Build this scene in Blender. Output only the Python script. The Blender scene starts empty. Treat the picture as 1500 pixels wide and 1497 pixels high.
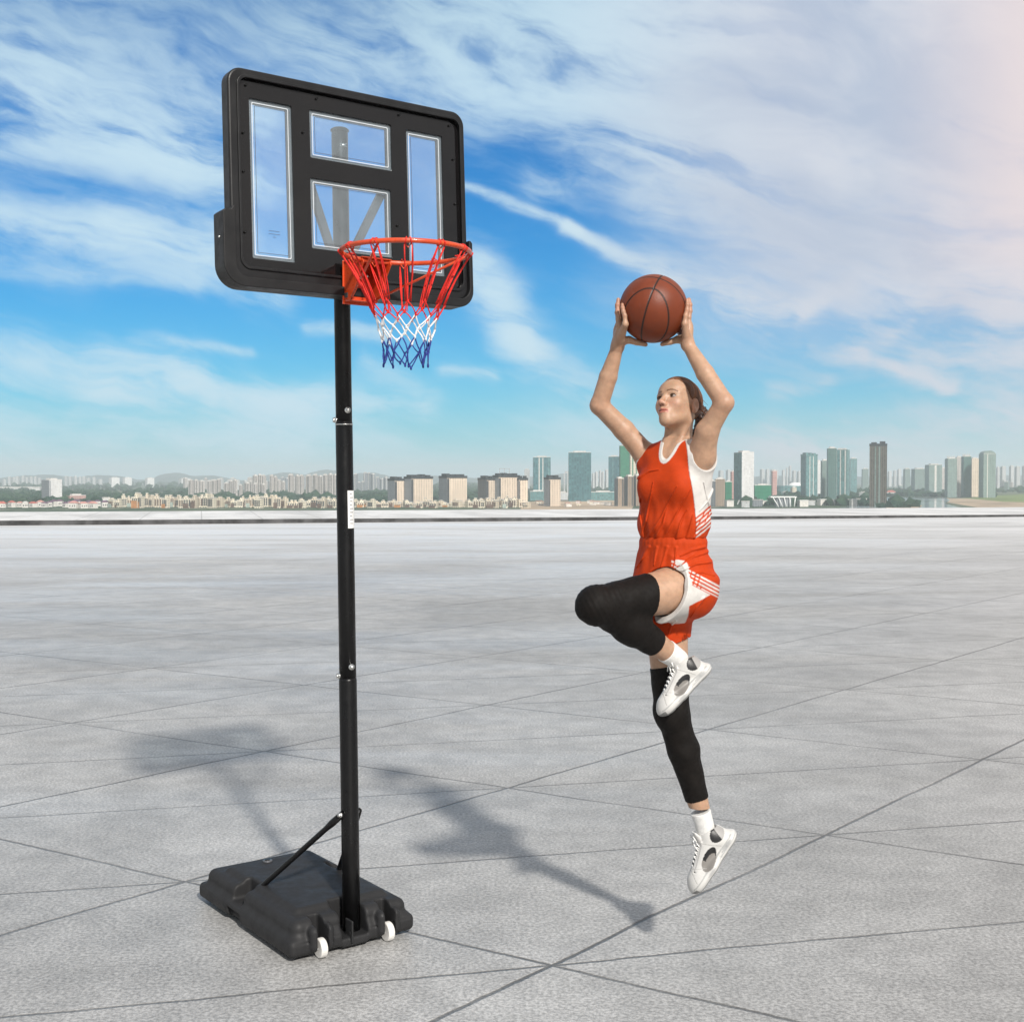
import bpy, bmesh, math, random
import numpy as np
from mathutils import Vector, Matrix

S = bpy.context.scene
COL = S.collection
R = math.radians
rng = random.Random(7)

# ------------------------------------------------------------------ camera, sky, sun, exposure
FPX, CAM_H, CX, CY = 1828.0, 1.85, 750.0, 748.5          # focal length in photo pixels (1500 px wide)
PITCH = math.atan(48.5 / FPX)
cd = bpy.data.cameras.new('camera')
cd.sensor_width = 36.0
cd.lens = FPX / 1500.0 * 36.0
cd.clip_start, cd.clip_end = 0.05, 60000.0
cam = bpy.data.objects.new('camera', cd)
COL.objects.link(cam)
cam.location = (0, 0, CAM_H)
cam.rotation_euler = (R(90) - PITCH, 0, 0)
S.camera = cam
S.view_settings.view_transform = 'Standard'
S.view_settings.look = 'None'
S.view_settings.exposure = 0.0
S.view_settings.gamma = 1.0
S.cycles.use_denoising = True
S.cycles.max_bounces = 8
S.cycles.volume_bounces = 2
S.cycles.transparent_max_bounces = 12
S.cycles.caustics_reflective = False
S.cycles.caustics_refractive = False
try:
    S.cycles.denoising_input_passes = 'RGB_ALBEDO_NORMAL'
except Exception:
    pass

SH = Vector((-0.51, 1.28, -1.0)).normalized()            # the way the sunlight travels
SUN_EL = math.asin(-SH.z)
sd = bpy.data.lights.new('sun', 'SUN')
sd.energy = 4.6
sd.angle = R(3.0)
sd.color = (1.0, 0.955, 0.885)
sun = bpy.data.objects.new('sun', sd)
COL.objects.link(sun)
sun.location = (3, -8, 12)
sun.rotation_euler = SH.to_track_quat('-Z', 'Y').to_euler()


class NT:
    """small node-tree builder"""
    def __init__(self, tree):
        self.t = tree
        tree.nodes.clear()

    def n(self, typ, ins=None, **props):
        nd = self.t.nodes.new(typ)
        for k, v in props.items():
            setattr(nd, k, v)
        for k, v in (ins or {}).items():
            sock = nd.inputs[k]
            if isinstance(v, bpy.types.NodeSocket):
                self.t.links.new(v, sock)
            else:
                if sock.type == 'RGBA' and not hasattr(v, '__len__'):
                    v = (v, v, v, 1)
                if sock.type == 'RGBA' and len(v) == 3:
                    v = (*v, 1)
                sock.default_value = v
        return nd

    def m(self, op, a, b=0.0, c=0.0, clamp=False):
        nd = self.n('ShaderNodeMath', {0: a, 1: b, 2: c}, operation=op, use_clamp=clamp)
        return nd.outputs[0]

    def mix(self, f, a, b, blend='MIX'):
        nd = self.n('ShaderNodeMix', data_type='RGBA', blend_type=blend)
        for i, v in ((0, f), (6, a), (7, b)):
            s = nd.inputs[i]
            if isinstance(v, bpy.types.NodeSocket):
                self.t.links.new(v, s)
            elif i == 0:
                s.default_value = v
            else:
                s.default_value = (*v, 1) if hasattr(v, '__len__') and len(v) == 3 else v
        return nd.outputs[2]

    def ss(self, lo, hi, v, a=0.0, b=1.0):
        nd = self.n('ShaderNodeMapRange', {0: v, 1: lo, 2: hi, 3: a, 4: b}, interpolation_type='SMOOTHSTEP')
        return nd.outputs[0]

    def noise(self, vec, scale, detail=4, rough=.55, dist=0.0):
        nd = self.n('ShaderNodeTexNoise', {'Vector': vec, 'Scale': scale, 'Detail': detail, 'Roughness': rough,
                                           'Distortion': dist})
        return nd.outputs[0]

    def xyz(self, v):
        nd = self.n('ShaderNodeSeparateXYZ', {0: v})
        return nd.outputs[0], nd.outputs[1], nd.outputs[2]

    def vec(self, x, y, z):
        return self.n('ShaderNodeCombineXYZ', {0: x, 1: y, 2: z}).outputs[0]


def make_world():
    w = bpy.data.worlds.new('World')
    S.world = w
    w.use_nodes = True
    k = NT(w.node_tree)
    out = k.n('ShaderNodeOutputWorld')
    sky = k.n('ShaderNodeTexSky', sky_type='NISHITA', sun_disc=False)
    sky.sun_elevation = SUN_EL
    sky.sun_rotation = math.atan2(-SH.x, -SH.y)
    sky.altitude = 60
    sky.air_density = 1.0
    sky.dust_density = 0.4
    sky.ozone_density = 2.2
    d = k.n('ShaderNodeTexCoord').outputs['Generated']
    x, y, z = k.xyz(d)
    az = k.m('ARCTAN2', x, y)
    el = k.m('ARCSINE', z)
    # compass bearing and height above the horizon, in units of 100 photo pixels (1 unit = 3.13 degrees)
    U0 = k.m('MULTIPLY_ADD', az, 18.28, 7.5)
    V0 = k.m('MULTIPLY', el, 18.28)
    nz = k.n('ShaderNodeTexNoise', {'Vector': d, 'Scale': 4.5, 'Detail': 4, 'Roughness': .55})
    nx_, ny_, _ = k.xyz(nz.outputs[1])
    nz2 = k.n('ShaderNodeTexNoise', {'Vector': d, 'Scale': 13, 'Detail': 3, 'Roughness': .5})
    n2x, n2y, _ = k.xyz(nz2.outputs[1])
    U0b = k.m('ADD', U0, k.m('MULTIPLY', k.m('SUBTRACT', n2x, .5), .40))
    V0b = k.m('ADD', V0, k.m('MULTIPLY', k.m('SUBTRACT', n2y, .5), .28))
    U = k.m('ADD', U0b, k.m('MULTIPLY', k.m('SUBTRACT', nx_, .5), 1.6))
    V = k.m('ADD', V0b, k.m('MULTIPLY', k.m('SUBTRACT', ny_, .5), 1.1))

    def to_uv(px, py):
        t = (px - 750) / FPX
        return 18.28 * math.atan(t) + 7.5, 18.28 * math.atan((700 - py) / FPX / math.sqrt(1 + t * t))

    # cirrus bands: bearing/height of both ends (written as photo pixels), half width, strength
    bands = [
        (-150, 90, 330, 215, 72, .60), (60, 150, 330, 265, 45, .42), (-100, 20, 700, 60, 110, .42),
        (-150, 200, 250, 235, 24, .30),
        (-120, 305, 330, 355, 36, .62), (0, 330, 400, 425, 30, .50), (170, 330, 420, 415, 26, .45),
        (-100, 370, 260, 425, 16, .36), (240, 205, 400, 270, 20, .34),
        (-100, 500, 250, 545, 30, .70), (150, 555, 620, 612, 24, .75), (-150, 585, 420, 620, 34, .55),
        (180, 500, 350, 515, 8, .45), (440, 480, 560, 505, 12, .55), (640, 555, 720, 562, 9, .5),
        (520, 545, 600, 580, 16, .35),
        (700, 420, 770, 520, 34, .75), (770, 520, 870, 590, 30, .62), (680, 400, 740, 440, 30, .40),
        (640, 268, 860, 350, 8, 1.0), (840, 345, 1000, 410, 12, 1.1), (980, 400, 1180, 455, 17, 1.2),
        (1060, 450, 1260, 500, 15, 1.0), (1200, 495, 1400, 562, 13, 1.0), (1175, 450, 1245, 405, 10, .8),
        (1245, 405, 1250, 330, 16, .45), (1290, 490, 1385, 430, 13, .40), (1350, 520, 1560, 535, 18, .55),
        (940, 285, 970, 298, 26, .50), (780, 275, 880, 270, 28, .42), (850, 215, 1060, 265, 32, .45),
        (1040, 100, 1300, 260, 60, .62), (1100, 180, 1400, 400, 45, .60), (1000, 230, 1230, 360, 60, .45),
        (900, 40, 1500, 60, 120, .75), (1250, 60, 1600, 330, 150, .85), (1380, 300, 1600, 480, 110, .7),
        (700, 110, 1000, 160, 70, .38), (1150, 560, 1215, 545, 14, .42), (1150, 640, 1600, 610, 45, .60),
        (820, 640, 1200, 660, 40, .35), (0, 655, 760, 650, 32, .40), (500, 20, 900, 60, 90, .45),
    ]
    total = k.m('MULTIPLY', k.m('MULTIPLY', k.ss(8.0, 12.5, U0), k.ss(.9, 3.2, V0)), .80)
    for (x0, y0, x1, y1, wd, s) in bands:
        a, b = to_uv(x0, y0), to_uv(x1, y1)
        ex, ey = b[0] - a[0], b[1] - a[1]
        L2 = ex * ex + ey * ey
        qx = k.m('SUBTRACT', U, a[0])
        qy = k.m('SUBTRACT', V, a[1])
        t = k.m('MULTIPLY_ADD', qx, ex / L2, k.m('MULTIPLY', qy, ey / L2), clamp=True)
        rx = k.m('MULTIPLY_ADD', t, -ex, qx)
        ry = k.m('MULTIPLY_ADD', t, -ey, qy)
        d2 = k.m('MULTIPLY_ADD', rx, rx, k.m('MULTIPLY', ry, ry))
        g = k.m('MULTIPLY', k.m('EXPONENT', k.m('MULTIPLY', d2, -1.0 / (wd / 100) ** 2)), s)
        total = k.m('ADD', total, g)
    # cloud added over the unseen sky beyond the bands, whitened for neutral fill light
    far = k.ss(9.0, 13.0, k.m('ABSOLUTE', k.m('SUBTRACT', U0, 7.5)))
    high = k.ss(7.5, 10.0, V0)
    rest = k.m('MAXIMUM', far, high)
    plane = k.n('ShaderNodeVectorMath', {0: d, 1: k.vec(k.m('MAXIMUM', k.m('ADD', z, .12), .05),
                                                        k.m('MAXIMUM', k.m('ADD', z, .12), .05), 1.0)}, operation='DIVIDE').outputs[0]
    cover = k.ss(.42, .68, k.noise(plane, 1.3, 6, .6, .6))
    total = k.m('ADD', total, k.m('MULTIPLY', k.m('MULTIPLY', rest, cover), .8))
    # wisps combed along the bands
    ca, sa = math.cos(R(-14)), math.sin(R(-14))
    al = k.m('ADD', k.m('MULTIPLY', U, ca), k.m('MULTIPLY', V, sa))
    ac = k.m('SUBTRACT', k.m('MULTIPLY', V, ca), k.m('MULTIPLY', U, sa))
    w1 = k.noise(k.vec(k.m('MULTIPLY', al, .42), k.m('MULTIPLY', ac, 1.9), z), .9, 7, .57, .35)
    w2 = k.noise(k.vec(k.m('MULTIPLY', al, .8), k.m('MULTIPLY', ac, 1.9), 4.0), 2.1, 5, .6, .4)
    wisp = k.m('MULTIPLY_ADD', w2, .28, k.m('MULTIPLY', w1, 1.0))
    gain = k.m('ADD', k.ss(.42, .84, wisp, .14, 1.75), k.m('MULTIPLY', k.ss(4.0, 7.0, V0), .25))
    mask = k.m('MULTIPLY', total, gain)
    veil = k.m('MULTIPLY', k.ss(.55, .95, wisp), .16)
    mask = k.m('ADD', mask, veil)
    mask = k.m('SUBTRACT', 1.0, k.m('EXPONENT', k.m('MULTIPLY', mask, -1.6)))
    mask = k.m('POWER', mask, 1.5)
    soft = k.m('MULTIPLY', k.ss(8.0, 12.2, U0), k.ss(1.2, 3.6, V0))
    mask = k.m('SUBTRACT', 1.0, k.m('MULTIPLY', k.m('SUBTRACT', 1.0, mask), k.m('SUBTRACT', 1.0, k.m('MULTIPLY', soft, .78))))
    # clear sky: a richer blue than the raw model, paler towards the horizon
    hs = k.n('ShaderNodeHueSaturation', {'Hue': .5, 'Saturation': 1.28, 'Value': 1.0, 'Color': sky.outputs[0]}).outputs[0]
    clear = k.mix(1.0, hs, (.0, .66, 1.02), 'MULTIPLY')
    hz = k.m('EXPONENT', k.m('MULTIPLY', k.m('ABSOLUTE', V0), -1 / 1.05))
    right = k.ss(6.0, 15.0, U0)
    hcol = k.mix(right, (4.8, 7.2, 8.5), (6.9, 7.9, 8.7))
    clear = k.mix(k.m('MULTIPLY', hz, .86), clear, hcol)
    cl_l = (5.9, 7.85, 9.0)
    cl_r = (6.5, 6.95, 7.8)
    ccol = k.mix(k.ss(7.0, 12.0, U0), cl_l, cl_r)
    tone = k.ss(.36, .66, k.noise(k.vec(k.m('MULTIPLY', al, .5), k.m('MULTIPLY', ac, 1.2), 9.0), .55, 5, .55, .6))
    ccol = k.mix(k.m('MULTIPLY', soft, k.m('SUBTRACT', 1.0, tone)), ccol, (4.7, 5.5, 6.9))
    warm = k.m('MULTIPLY', k.ss(12.3, 15.4, U0), k.ss(1.2, 3.8, V0))
    ccol = k.mix(warm, ccol, (8.6, 7.4, 7.4))
    topg = k.m('MULTIPLY', k.ss(5.0, 7.6, V0), k.ss(10.5, 3.0, U0))
    ccol = k.mix(k.m('MULTIPLY', topg, .9), ccol, (3.5, 5.5, 6.8))
    col = k.mix(mask, clear, ccol)
    col = k.mix(k.m('MULTIPLY', rest, .92), col, k.mix(cover, (4.6, 4.9, 5.3), (8.2, 7.9, 7.5)))
    below = k.ss(-.02, -.2, V0)
    col = k.mix(below, col, (2.6, 2.8, 2.9))
    bg = k.n('ShaderNodeBackground', {'Color': col, 'Strength': .1})
    k.t.links.new(bg.outputs[0], out.inputs[0])
    w.cycles.sampling_method = 'MANUAL'
    w.cycles.sample_map_resolution = 512


make_world()


# ------------------------------------------------------------------ helpers
def ray(px, py):
    a, b = (px - CX) / FPX, -(py - CY) / FPX
    c, s = math.cos(PITCH), math.sin(PITCH)
    return np.array([a, c + b * s, -s + b * c])


def at_depth(px, py, y):
    r = ray(px, py)
    t = y / r[1]
    return np.array([0, 0, CAM_H]) + r * t


def on_ground(px, py, z=0.0):
    r = ray(px, py)
    return np.array([0, 0, CAM_H]) + r * ((z - CAM_H) / r[2])


def tag(o, label=None, cat=None, group=None, kind=None):
    for key, v in (('label', label), ('category', cat), ('group', group), ('kind', kind)):
        if v:
            o[key] = v
    return o


def empty(name, loc=(0, 0, 0), rz=0.0):
    o = bpy.data.objects.new(name, None)
    o.empty_display_size = .2
    COL.objects.link(o)
    o.location = loc
    o.rotation_euler = (0, 0, rz)
    return o


def link_mesh(name, verts, faces, mat=None, parent=None, smooth=False, loc=None):
    me = bpy.data.meshes.new(name)
    me.from_pydata([tuple(map(float, v)) for v in verts] if not isinstance(verts, np.ndarray) else verts.tolist(),
                   [], faces if not isinstance(faces, np.ndarray) else faces.tolist())
    if mat:
        me.materials.append(mat)
    if smooth:
        me.polygons.foreach_set('use_smooth', [True] * len(me.polygons))
    me.update()
    o = bpy.data.objects.new(name, me)
    COL.objects.link(o)
    if parent:
        o.parent = parent
    if loc is not None:
        o.location = loc
    return o


class MB:
    """collects simple shapes into one mesh"""
    def __init__(self):
        self.v, self.f, self.sm = [], [], []

    def add(self, verts, faces, smooth=False):
        o = len(self.v)
        self.v += [tuple(map(float, p)) for p in verts]
        self.f += [tuple(i + o for i in q) for q in faces]
        self.sm += [smooth] * len(faces)
        return self

    def box(self, lo, hi, M=None):
        x0, y0, z0 = lo
        x1, y1, z1 = hi
        vs = [(x0, y0, z0), (x1, y0, z0), (x1, y1, z0), (x0, y1, z0), (x0, y0, z1), (x1, y0, z1), (x1, y1, z1), (x0, y1, z1)]
        if M is not None:
            vs = [M @ Vector(p) for p in vs]
        return self.add(vs, [(3, 2, 1, 0), (4, 5, 6, 7), (0, 1, 5, 4), (1, 2, 6, 5), (2, 3, 7, 6), (3, 0, 4, 7)])

    def tube(self, pts, rad, seg=8, closed=False, cap=True):
        P = [Vector(p) for p in pts]
        n = len(P)
        rads = rad if hasattr(rad, '__len__') else [rad] * n
        rings = []
        ref = None
        for i in range(n):
            if closed:
                t = (P[(i + 1) % n] - P[i - 1]).normalized()
            else:
                t = (P[min(i + 1, n - 1)] - P[max(i - 1, 0)]).normalized()
            if ref is None:
                ref = Vector((0, 0, 1)) if abs(t.z) < .9 else Vector((1, 0, 0))
            u = (ref - t * ref.dot(t)).normalized()
            ref = u
            w = t.cross(u)
            rings.append([P[i] + (u * math.cos(a) + w * math.sin(a)) * rads[i]
                          for a in (2 * math.pi * j / seg for j in range(seg))])
        vs = [p for r_ in rings for p in r_]
        fs = []
        for i in range(n if closed else n - 1):
            b = ((i + 1) % n) * seg
            for j in range(seg):
                k = (j + 1) % seg
                fs.append((i * seg + j, i * seg + k, b + k, b + j))
        if cap and not closed:
            fs.append(tuple(range(seg - 1, -1, -1)))
            fs.append(tuple(range((n - 1) * seg, n * seg)))
        return self.add(vs, fs, True)

    def prism(self, outline, z0, z1, M=None, smooth=False):
        n = len(outline)
        vs = [(x, y, z0) for x, y in outline] + [(x, y, z1) for x, y in outline]
        if M is not None:
            vs = [M @ Vector(p) for p in vs]
        fs = [tuple(range(n - 1, -1, -1)), tuple(range(n, 2 * n))]
        fs += [(i, (i + 1) % n, n + (i + 1) % n, n + i) for i in range(n)]
        return self.add(vs, fs, smooth)

    def build(self, name, mat=None, parent=None, bevel=0.0, segs=2, loc=None, angle=40):
        o = link_mesh(name, self.v, self.f, mat, parent, loc=loc)
        o.data.polygons.foreach_set('use_smooth', self.sm)
        if bevel:
            md = o.modifiers.new('bevel', 'BEVEL')
            md.width, md.segments, md.limit_method, md.angle_limit = bevel, segs, 'ANGLE', R(angle)
        return o


def rrect(x0, y0, x1, y1, r, n=6):
    out = []
    for cx, cy, a0 in ((x1 - r, y1 - r, 0), (x0 + r, y1 - r, 90), (x0 + r, y0 + r, 180), (x1 - r, y0 + r, 270)):
        for i in range(n + 1):
            a = R(a0 + 90 * i / n)
            out.append((cx + r * math.cos(a), cy + r * math.sin(a)))
    return out


def plate(name, outer, holes, z0, z1, M, mat, parent, bevel=0.0):
    """flat plate (local xy outline, thickness along local z) with holes"""
    bm = bmesh.new()
    edges = []
    for loop in [outer] + holes:
        vs = [bm.verts.new((x, y, z0)) for x, y in loop]
        edges += [bm.edges.new((vs[i], vs[(i + 1) % len(vs)])) for i in range(len(vs))]
    bmesh.ops.triangle_fill(bm, edges=edges, use_beauty=True, use_dissolve=False, normal=(0, 0, 1))
    res = bmesh.ops.extrude_face_region(bm, geom=bm.faces[:])
    top = [g for g in res['geom'] if isinstance(g, bmesh.types.BMVert)]
    bmesh.ops.translate(bm, verts=top, vec=(0, 0, z1 - z0))
    bmesh.ops.recalc_face_normals(bm, faces=bm.faces[:])
    bmesh.ops.transform(bm, matrix=M, verts=bm.verts[:])
    me = bpy.data.meshes.new(name)
    bm.to_mesh(me)
    bm.free()
    me.materials.append(mat)
    o = bpy.data.objects.new(name, me)
    COL.objects.link(o)
    o.parent = parent
    if bevel:
        md = o.modifiers.new('bevel', 'BEVEL')
        md.width, md.segments, md.limit_method, md.angle_limit = bevel, 3, 'ANGLE', R(50)
    return o


# ------------------------------------------------------------------ materials
MATS = {}


def mat(name, color=(.5, .5, .5), rough=.5, metal=0.0, spec=.5, var=0.0, vscale=30.0, bump=0.0, bscale=200.0, coat=0.0):
    if name in MATS:
        return MATS[name]
    m = bpy.data.materials.new(name)
    m.use_nodes = True
    k = NT(m.node_tree)
    out = k.n('ShaderNodeOutputMaterial')
    co = k.n('ShaderNodeTexCoord').outputs['Object']
    c = (*color, 1)
    if var:
        f = k.ss(.3, .7, k.noise(co, vscale, 5, .6))
        c = k.mix(f, tuple(x * (1 - var) for x in color), tuple(min(1, x * (1 + var)) for x in color))
    b = k.n('ShaderNodeBsdfPrincipled', {'Base Color': c, 'Roughness': rough, 'Metallic': metal,
                                         'Specular IOR Level': spec, 'Coat Weight': coat})
    if var:
        rr = k.ss(.3, .75, k.noise(co, vscale * 2.3, 4, .6), max(.03, rough - .08), min(1, rough + .1))
        k.t.links.new(rr, b.inputs['Roughness'])
    if bump:
        bp = k.n('ShaderNodeBump', {'Strength': bump, 'Distance': .002, 'Height': k.noise(co, bscale, 3, .6)})
        k.t.links.new(bp.outputs[0], b.inputs['Normal'])
    k.t.links.new(b.outputs[0], out.inputs[0])
    MATS[name] = m
    return m


def mat_attr(name, rough=.6, spec=.4, bump=0.0, bscale=300.0, sss=0.0, sheen=0.0, var=0.0, stretch=None):
    """colour from the mesh's own colour attribute (printed / woven / skin pattern)"""
    m = bpy.data.materials.new(name)
    m.use_nodes = True
    k = NT(m.node_tree)
    out = k.n('ShaderNodeOutputMaterial')
    co = k.n('ShaderNodeTexCoord').outputs['Object']
    c = k.n('ShaderNodeAttribute', attribute_name='Col').outputs['Color']
    if var:
        f = k.ss(.3, .7, k.noise(co, 40, 5, .65))
        c = k.mix(1.0, c, k.mix(f, (1 - var,) * 3, (1.0,) * 3), 'MULTIPLY')
    b = k.n('ShaderNodeBsdfPrincipled', {'Base Color': c, 'Roughness': rough, 'Specular IOR Level': spec,
                                         'Sheen Weight': sheen})
    if sss:
        b.inputs['Subsurface Weight'].default_value = sss
        b.inputs['Subsurface Radius'].default_value = (1.0, .35, .18)
        b.inputs['Subsurface Scale'].default_value = .012
    if bump:
        v = co
        if stretch:
            v = k.n('ShaderNodeMapping', {'Vector': co, 'Scale': stretch}).outputs[0]
        bp = k.n('ShaderNodeBump', {'Strength': bump, 'Distance': .002, 'Height': k.noise(v, bscale, 3, .6)})
        k.t.links.new(bp.outputs[0], b.inputs['Normal'])
    k.t.links.new(b.outputs[0], out.inputs[0])
    return m


BLACK_STEEL = mat('black_powder_coat', (.0055, .0055, .006), .34, 0, .30, .15, 12, .05, 900)
BASE_PLASTIC = mat('charcoal_moulded_plastic', (.023, .023, .0242), .58, 0, .25, .06, 9, .04, 900)
BLACK_PLASTIC = mat('black_moulded_plastic', (.011, .011, .0118), .44, 0, .34, .2, 9, .25, 700)
FRAME_PLASTIC = mat('frame_plastic', (.012, .012, .013), .38, 0, .34, .2, 8, .12, 600)
PRINT_BLACK = mat('printed_black', (.008, .0075, .008), .12, 0, .5, .1, 5)
GREY_FLANGE = mat('grey_flange', (.085, .088, .098), .35, 0, .5, .15, 10)
FROST = mat('frosted_edge', (.62, .66, .70), .35, 0, .5, .06, 14)
ZINC = mat('zinc_bolt', (.72, .72, .70), .28, 1.0, .5, .1, 60)
ORANGE = mat('orange_enamel', (.62, .065, .014), .30, 0, .5, .12, 20, .05, 400, .3)
WHITE_NYLON = mat('white_nylon', (.74, .72, .69), .45, 0, .5, .08, 20)
STICKER = mat('paper_sticker', (.78, .78, .77), .55, 0, .4, .05, 20)
INK = mat('label_ink', (.09, .09, .10), .6, 0, .3, .1, 40)
CORD_RED = mat('red_cord', (.72, .030, .022), .65, 0, .3, .2, 150, .5, 900)
CORD_WHITE = mat('white_cord', (.82, .83, .84), .7, 0, .3, .1, 150, .5, 900)
CORD_BLUE = mat('blue_cord', (.030, .050, .26), .7, 0, .3, .3, 150, .5, 900)


def acrylic():
    m = bpy.data.materials.new('clear_acrylic')
    m.use_nodes = True
    k = NT(m.node_tree)
    out = k.n('ShaderNodeOutputMaterial')
    co = k.n('ShaderNodeTexCoord').outputs['Object']
    tr = k.n('ShaderNodeBsdfTransparent', {'Color': (.93, .975, 1.0)})
    df = k.n('ShaderNodeBsdfDiffuse', {'Color': (.82, .91, .97)})
    gl = k.n('ShaderNodeBsdfGlossy', {'Color': (1, 1, 1), 'Roughness': .04})
    pale_sheen = k.ss(.3, .8, k.noise(co, 7, 5, .6), .07, .105)  # pale reflection of the panes painted in as a diffuse share
    a = k.n('ShaderNodeMixShader', {0: pale_sheen, 1: tr.outputs[0], 2: df.outputs[0]})
    lw = k.n('ShaderNodeFresnel', {'IOR': 1.45}).outputs[0]
    b = k.n('ShaderNodeMixShader', {0: lw, 1: a.outputs[0], 2: gl.outputs[0]})
    k.t.links.new(b.outputs[0], out.inputs[0])
    return m


ACRYLIC = acrylic()


# ------------------------------------------------------------------ ground, roof edge
def plaza_material():
    m = bpy.data.materials.new('jointed_concrete')
    m.use_nodes = True
    k = NT(m.node_tree)
    out = k.n('ShaderNodeOutputMaterial')
    co = k.n('ShaderNodeTexCoord').outputs['Object']
    x, y, z = k.xyz(co)
    ox, oy = -.03, 7.41                       # a crossing of the saw-cut joints
    ax, ay, bx, by = 1.47, 1.73, 1.65, -.985  # the two joint directions, one slab long
    det = ax * by - ay * bx
    wob = k.n('ShaderNodeTexNoise', {'Vector': co, 'Scale': 1.1, 'Detail': 3, 'Roughness': .5}).outputs[1]
    wx, wy, _ = k.xyz(wob)
    wob2 = k.n('ShaderNodeTexNoise', {'Vector': co, 'Scale': 14, 'Detail': 4, 'Roughness': .6}).outputs[1]
    vx, vy, _ = k.xyz(wob2)
    qx = k.m('SUBTRACT', k.m('ADD', x, k.m('MULTIPLY', k.m('SUBTRACT', wx, .5), .05)), ox)
    qy = k.m('SUBTRACT', k.m('ADD', y, k.m('MULTIPLY', k.m('SUBTRACT', wy, .5), .05)), oy)
    qx = k.m('ADD', qx, k.m('MULTIPLY', k.m('SUBTRACT', vx, .5), .012))
    qy = k.m('ADD', qy, k.m('MULTIPLY', k.m('SUBTRACT', vy, .5), .012))
    a = k.m('ADD', k.m('MULTIPLY', qx, by / det), k.m('MULTIPLY', qy, -bx / det))
    b = k.m('ADD', k.m('MULTIPLY', qx, -ay / det), k.m('MULTIPLY', qy, ax / det))

    def joint(v, dist_per_unit, w):
        f = k.m('ABSOLUTE', k.m('SUBTRACT', k.m('FRACT', k.m('ADD', v, .5)), .5))
        return k.ss(w * 1.7, w * .5, k.m('MULTIPLY', f, dist_per_unit))
    la, lb = math.hypot(ax, ay), math.hypot(bx, by)
    dA = abs(det) / la                        # metres between neighbouring joints
    dB = abs(det) / lb
    lc = math.hypot(ax + bx, ay + by)
    dC = abs(det) / lc
    fade = k.ss(.25, .62, k.noise(co, .33, 4, .6), .42, 1.0)
    jA = joint(b, dA, .0088)                   # lines along the a direction
    jB = k.m('MULTIPLY', joint(a, dB, .0076), k.ss(.3, .55, k.noise(co, .5, 3, .5), .55, 1))
    jC = k.m('MULTIPLY', joint(k.m('SUBTRACT', a, b), dC, .0068), .9)
    J = k.m('MULTIPLY', k.m('MAXIMUM', jA, k.m('MAXIMUM', jB, jC)), fade)
    # concrete: speckle, stains, worn pale patches
    sp1 = k.noise(co, 62, 4, .75)
    sp2 = k.noise(co, 190, 2, .7)
    st = k.noise(co, .32, 7, .62, .4)
    st2 = k.noise(k.vec(k.m('MULTIPLY', x, .25), k.m('MULTIPLY', y, .9), 0.0), .35, 6, .6, .8)
    base = k.mix(k.ss(.32, .70, st), (.305, .302, .296), (.430, .426, .418))
    base = k.mix(k.ss(.50, .72, st2, 0, .55), base, (.55, .545, .535))
    base = k.mix(k.ss(.60, .74, k.noise(k.vec(k.m('MULTIPLY', x, .3), k.m('MULTIPLY', y, 1.1), 7.0), .42, 6, .65, .5), 0, .38),
                 base, (.22, .22, .225))
    grain = k.ss(.33, .67, sp1, .62, 1.32)
    mot = k.ss(.34, .66, k.noise(co, 3.6, 6, .7), .88, 1.10)
    grain = k.m('MULTIPLY', grain, mot)
    base = k.mix(1.0, base, k.vec(grain, grain, grain), 'MULTIPLY')
    pit = k.ss(.60, .72, sp2, 0, .55)
    base = k.mix(pit, base, (.13, .13, .13))
    edge = k.ss(12.0, 50.0, k.m('SUBTRACT', y, k.m('MULTIPLY', x, .25)))   # floor paled towards the roof edge, bright overexposure put into the colour
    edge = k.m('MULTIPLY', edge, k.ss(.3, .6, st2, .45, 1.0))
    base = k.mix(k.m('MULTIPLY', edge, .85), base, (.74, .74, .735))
    base = k.mix(k.m('MULTIPLY', J, .80), base, (.035, .033, .032))
    bp = k.n('ShaderNodeBump', {'Strength': .55, 'Distance': .004,
                                'Height': k.m('SUBTRACT', k.m('MULTIPLY', sp1, .5), k.m('MULTIPLY', J, 2.0))})
    bs = k.n('ShaderNodeBsdfPrincipled', {'Base Color': base, 'Roughness': k.ss(.3, .7, st2, .60, .38),
                                          'Specular IOR Level': .5, 'Normal': bp.outputs[0]})
    k.t.links.new(bs.outputs[0], out.inputs[0])
    return m


KL, KR = np.array([-19.8, 48.3]), np.array([24.3, 59.3])     # foot of the roof-edge kerb
kd = (KR - KL) / np.linalg.norm(KR - KL)
kn = np.array([-kd[1], kd[0]])
K0, K1 = KL - kd * 60, KR + kd * 60
pl = [K0[0], K1[0]]
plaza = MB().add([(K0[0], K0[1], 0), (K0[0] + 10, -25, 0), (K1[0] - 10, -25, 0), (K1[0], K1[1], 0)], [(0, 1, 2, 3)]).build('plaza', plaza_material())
tag(plaza, kind='structure')

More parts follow.
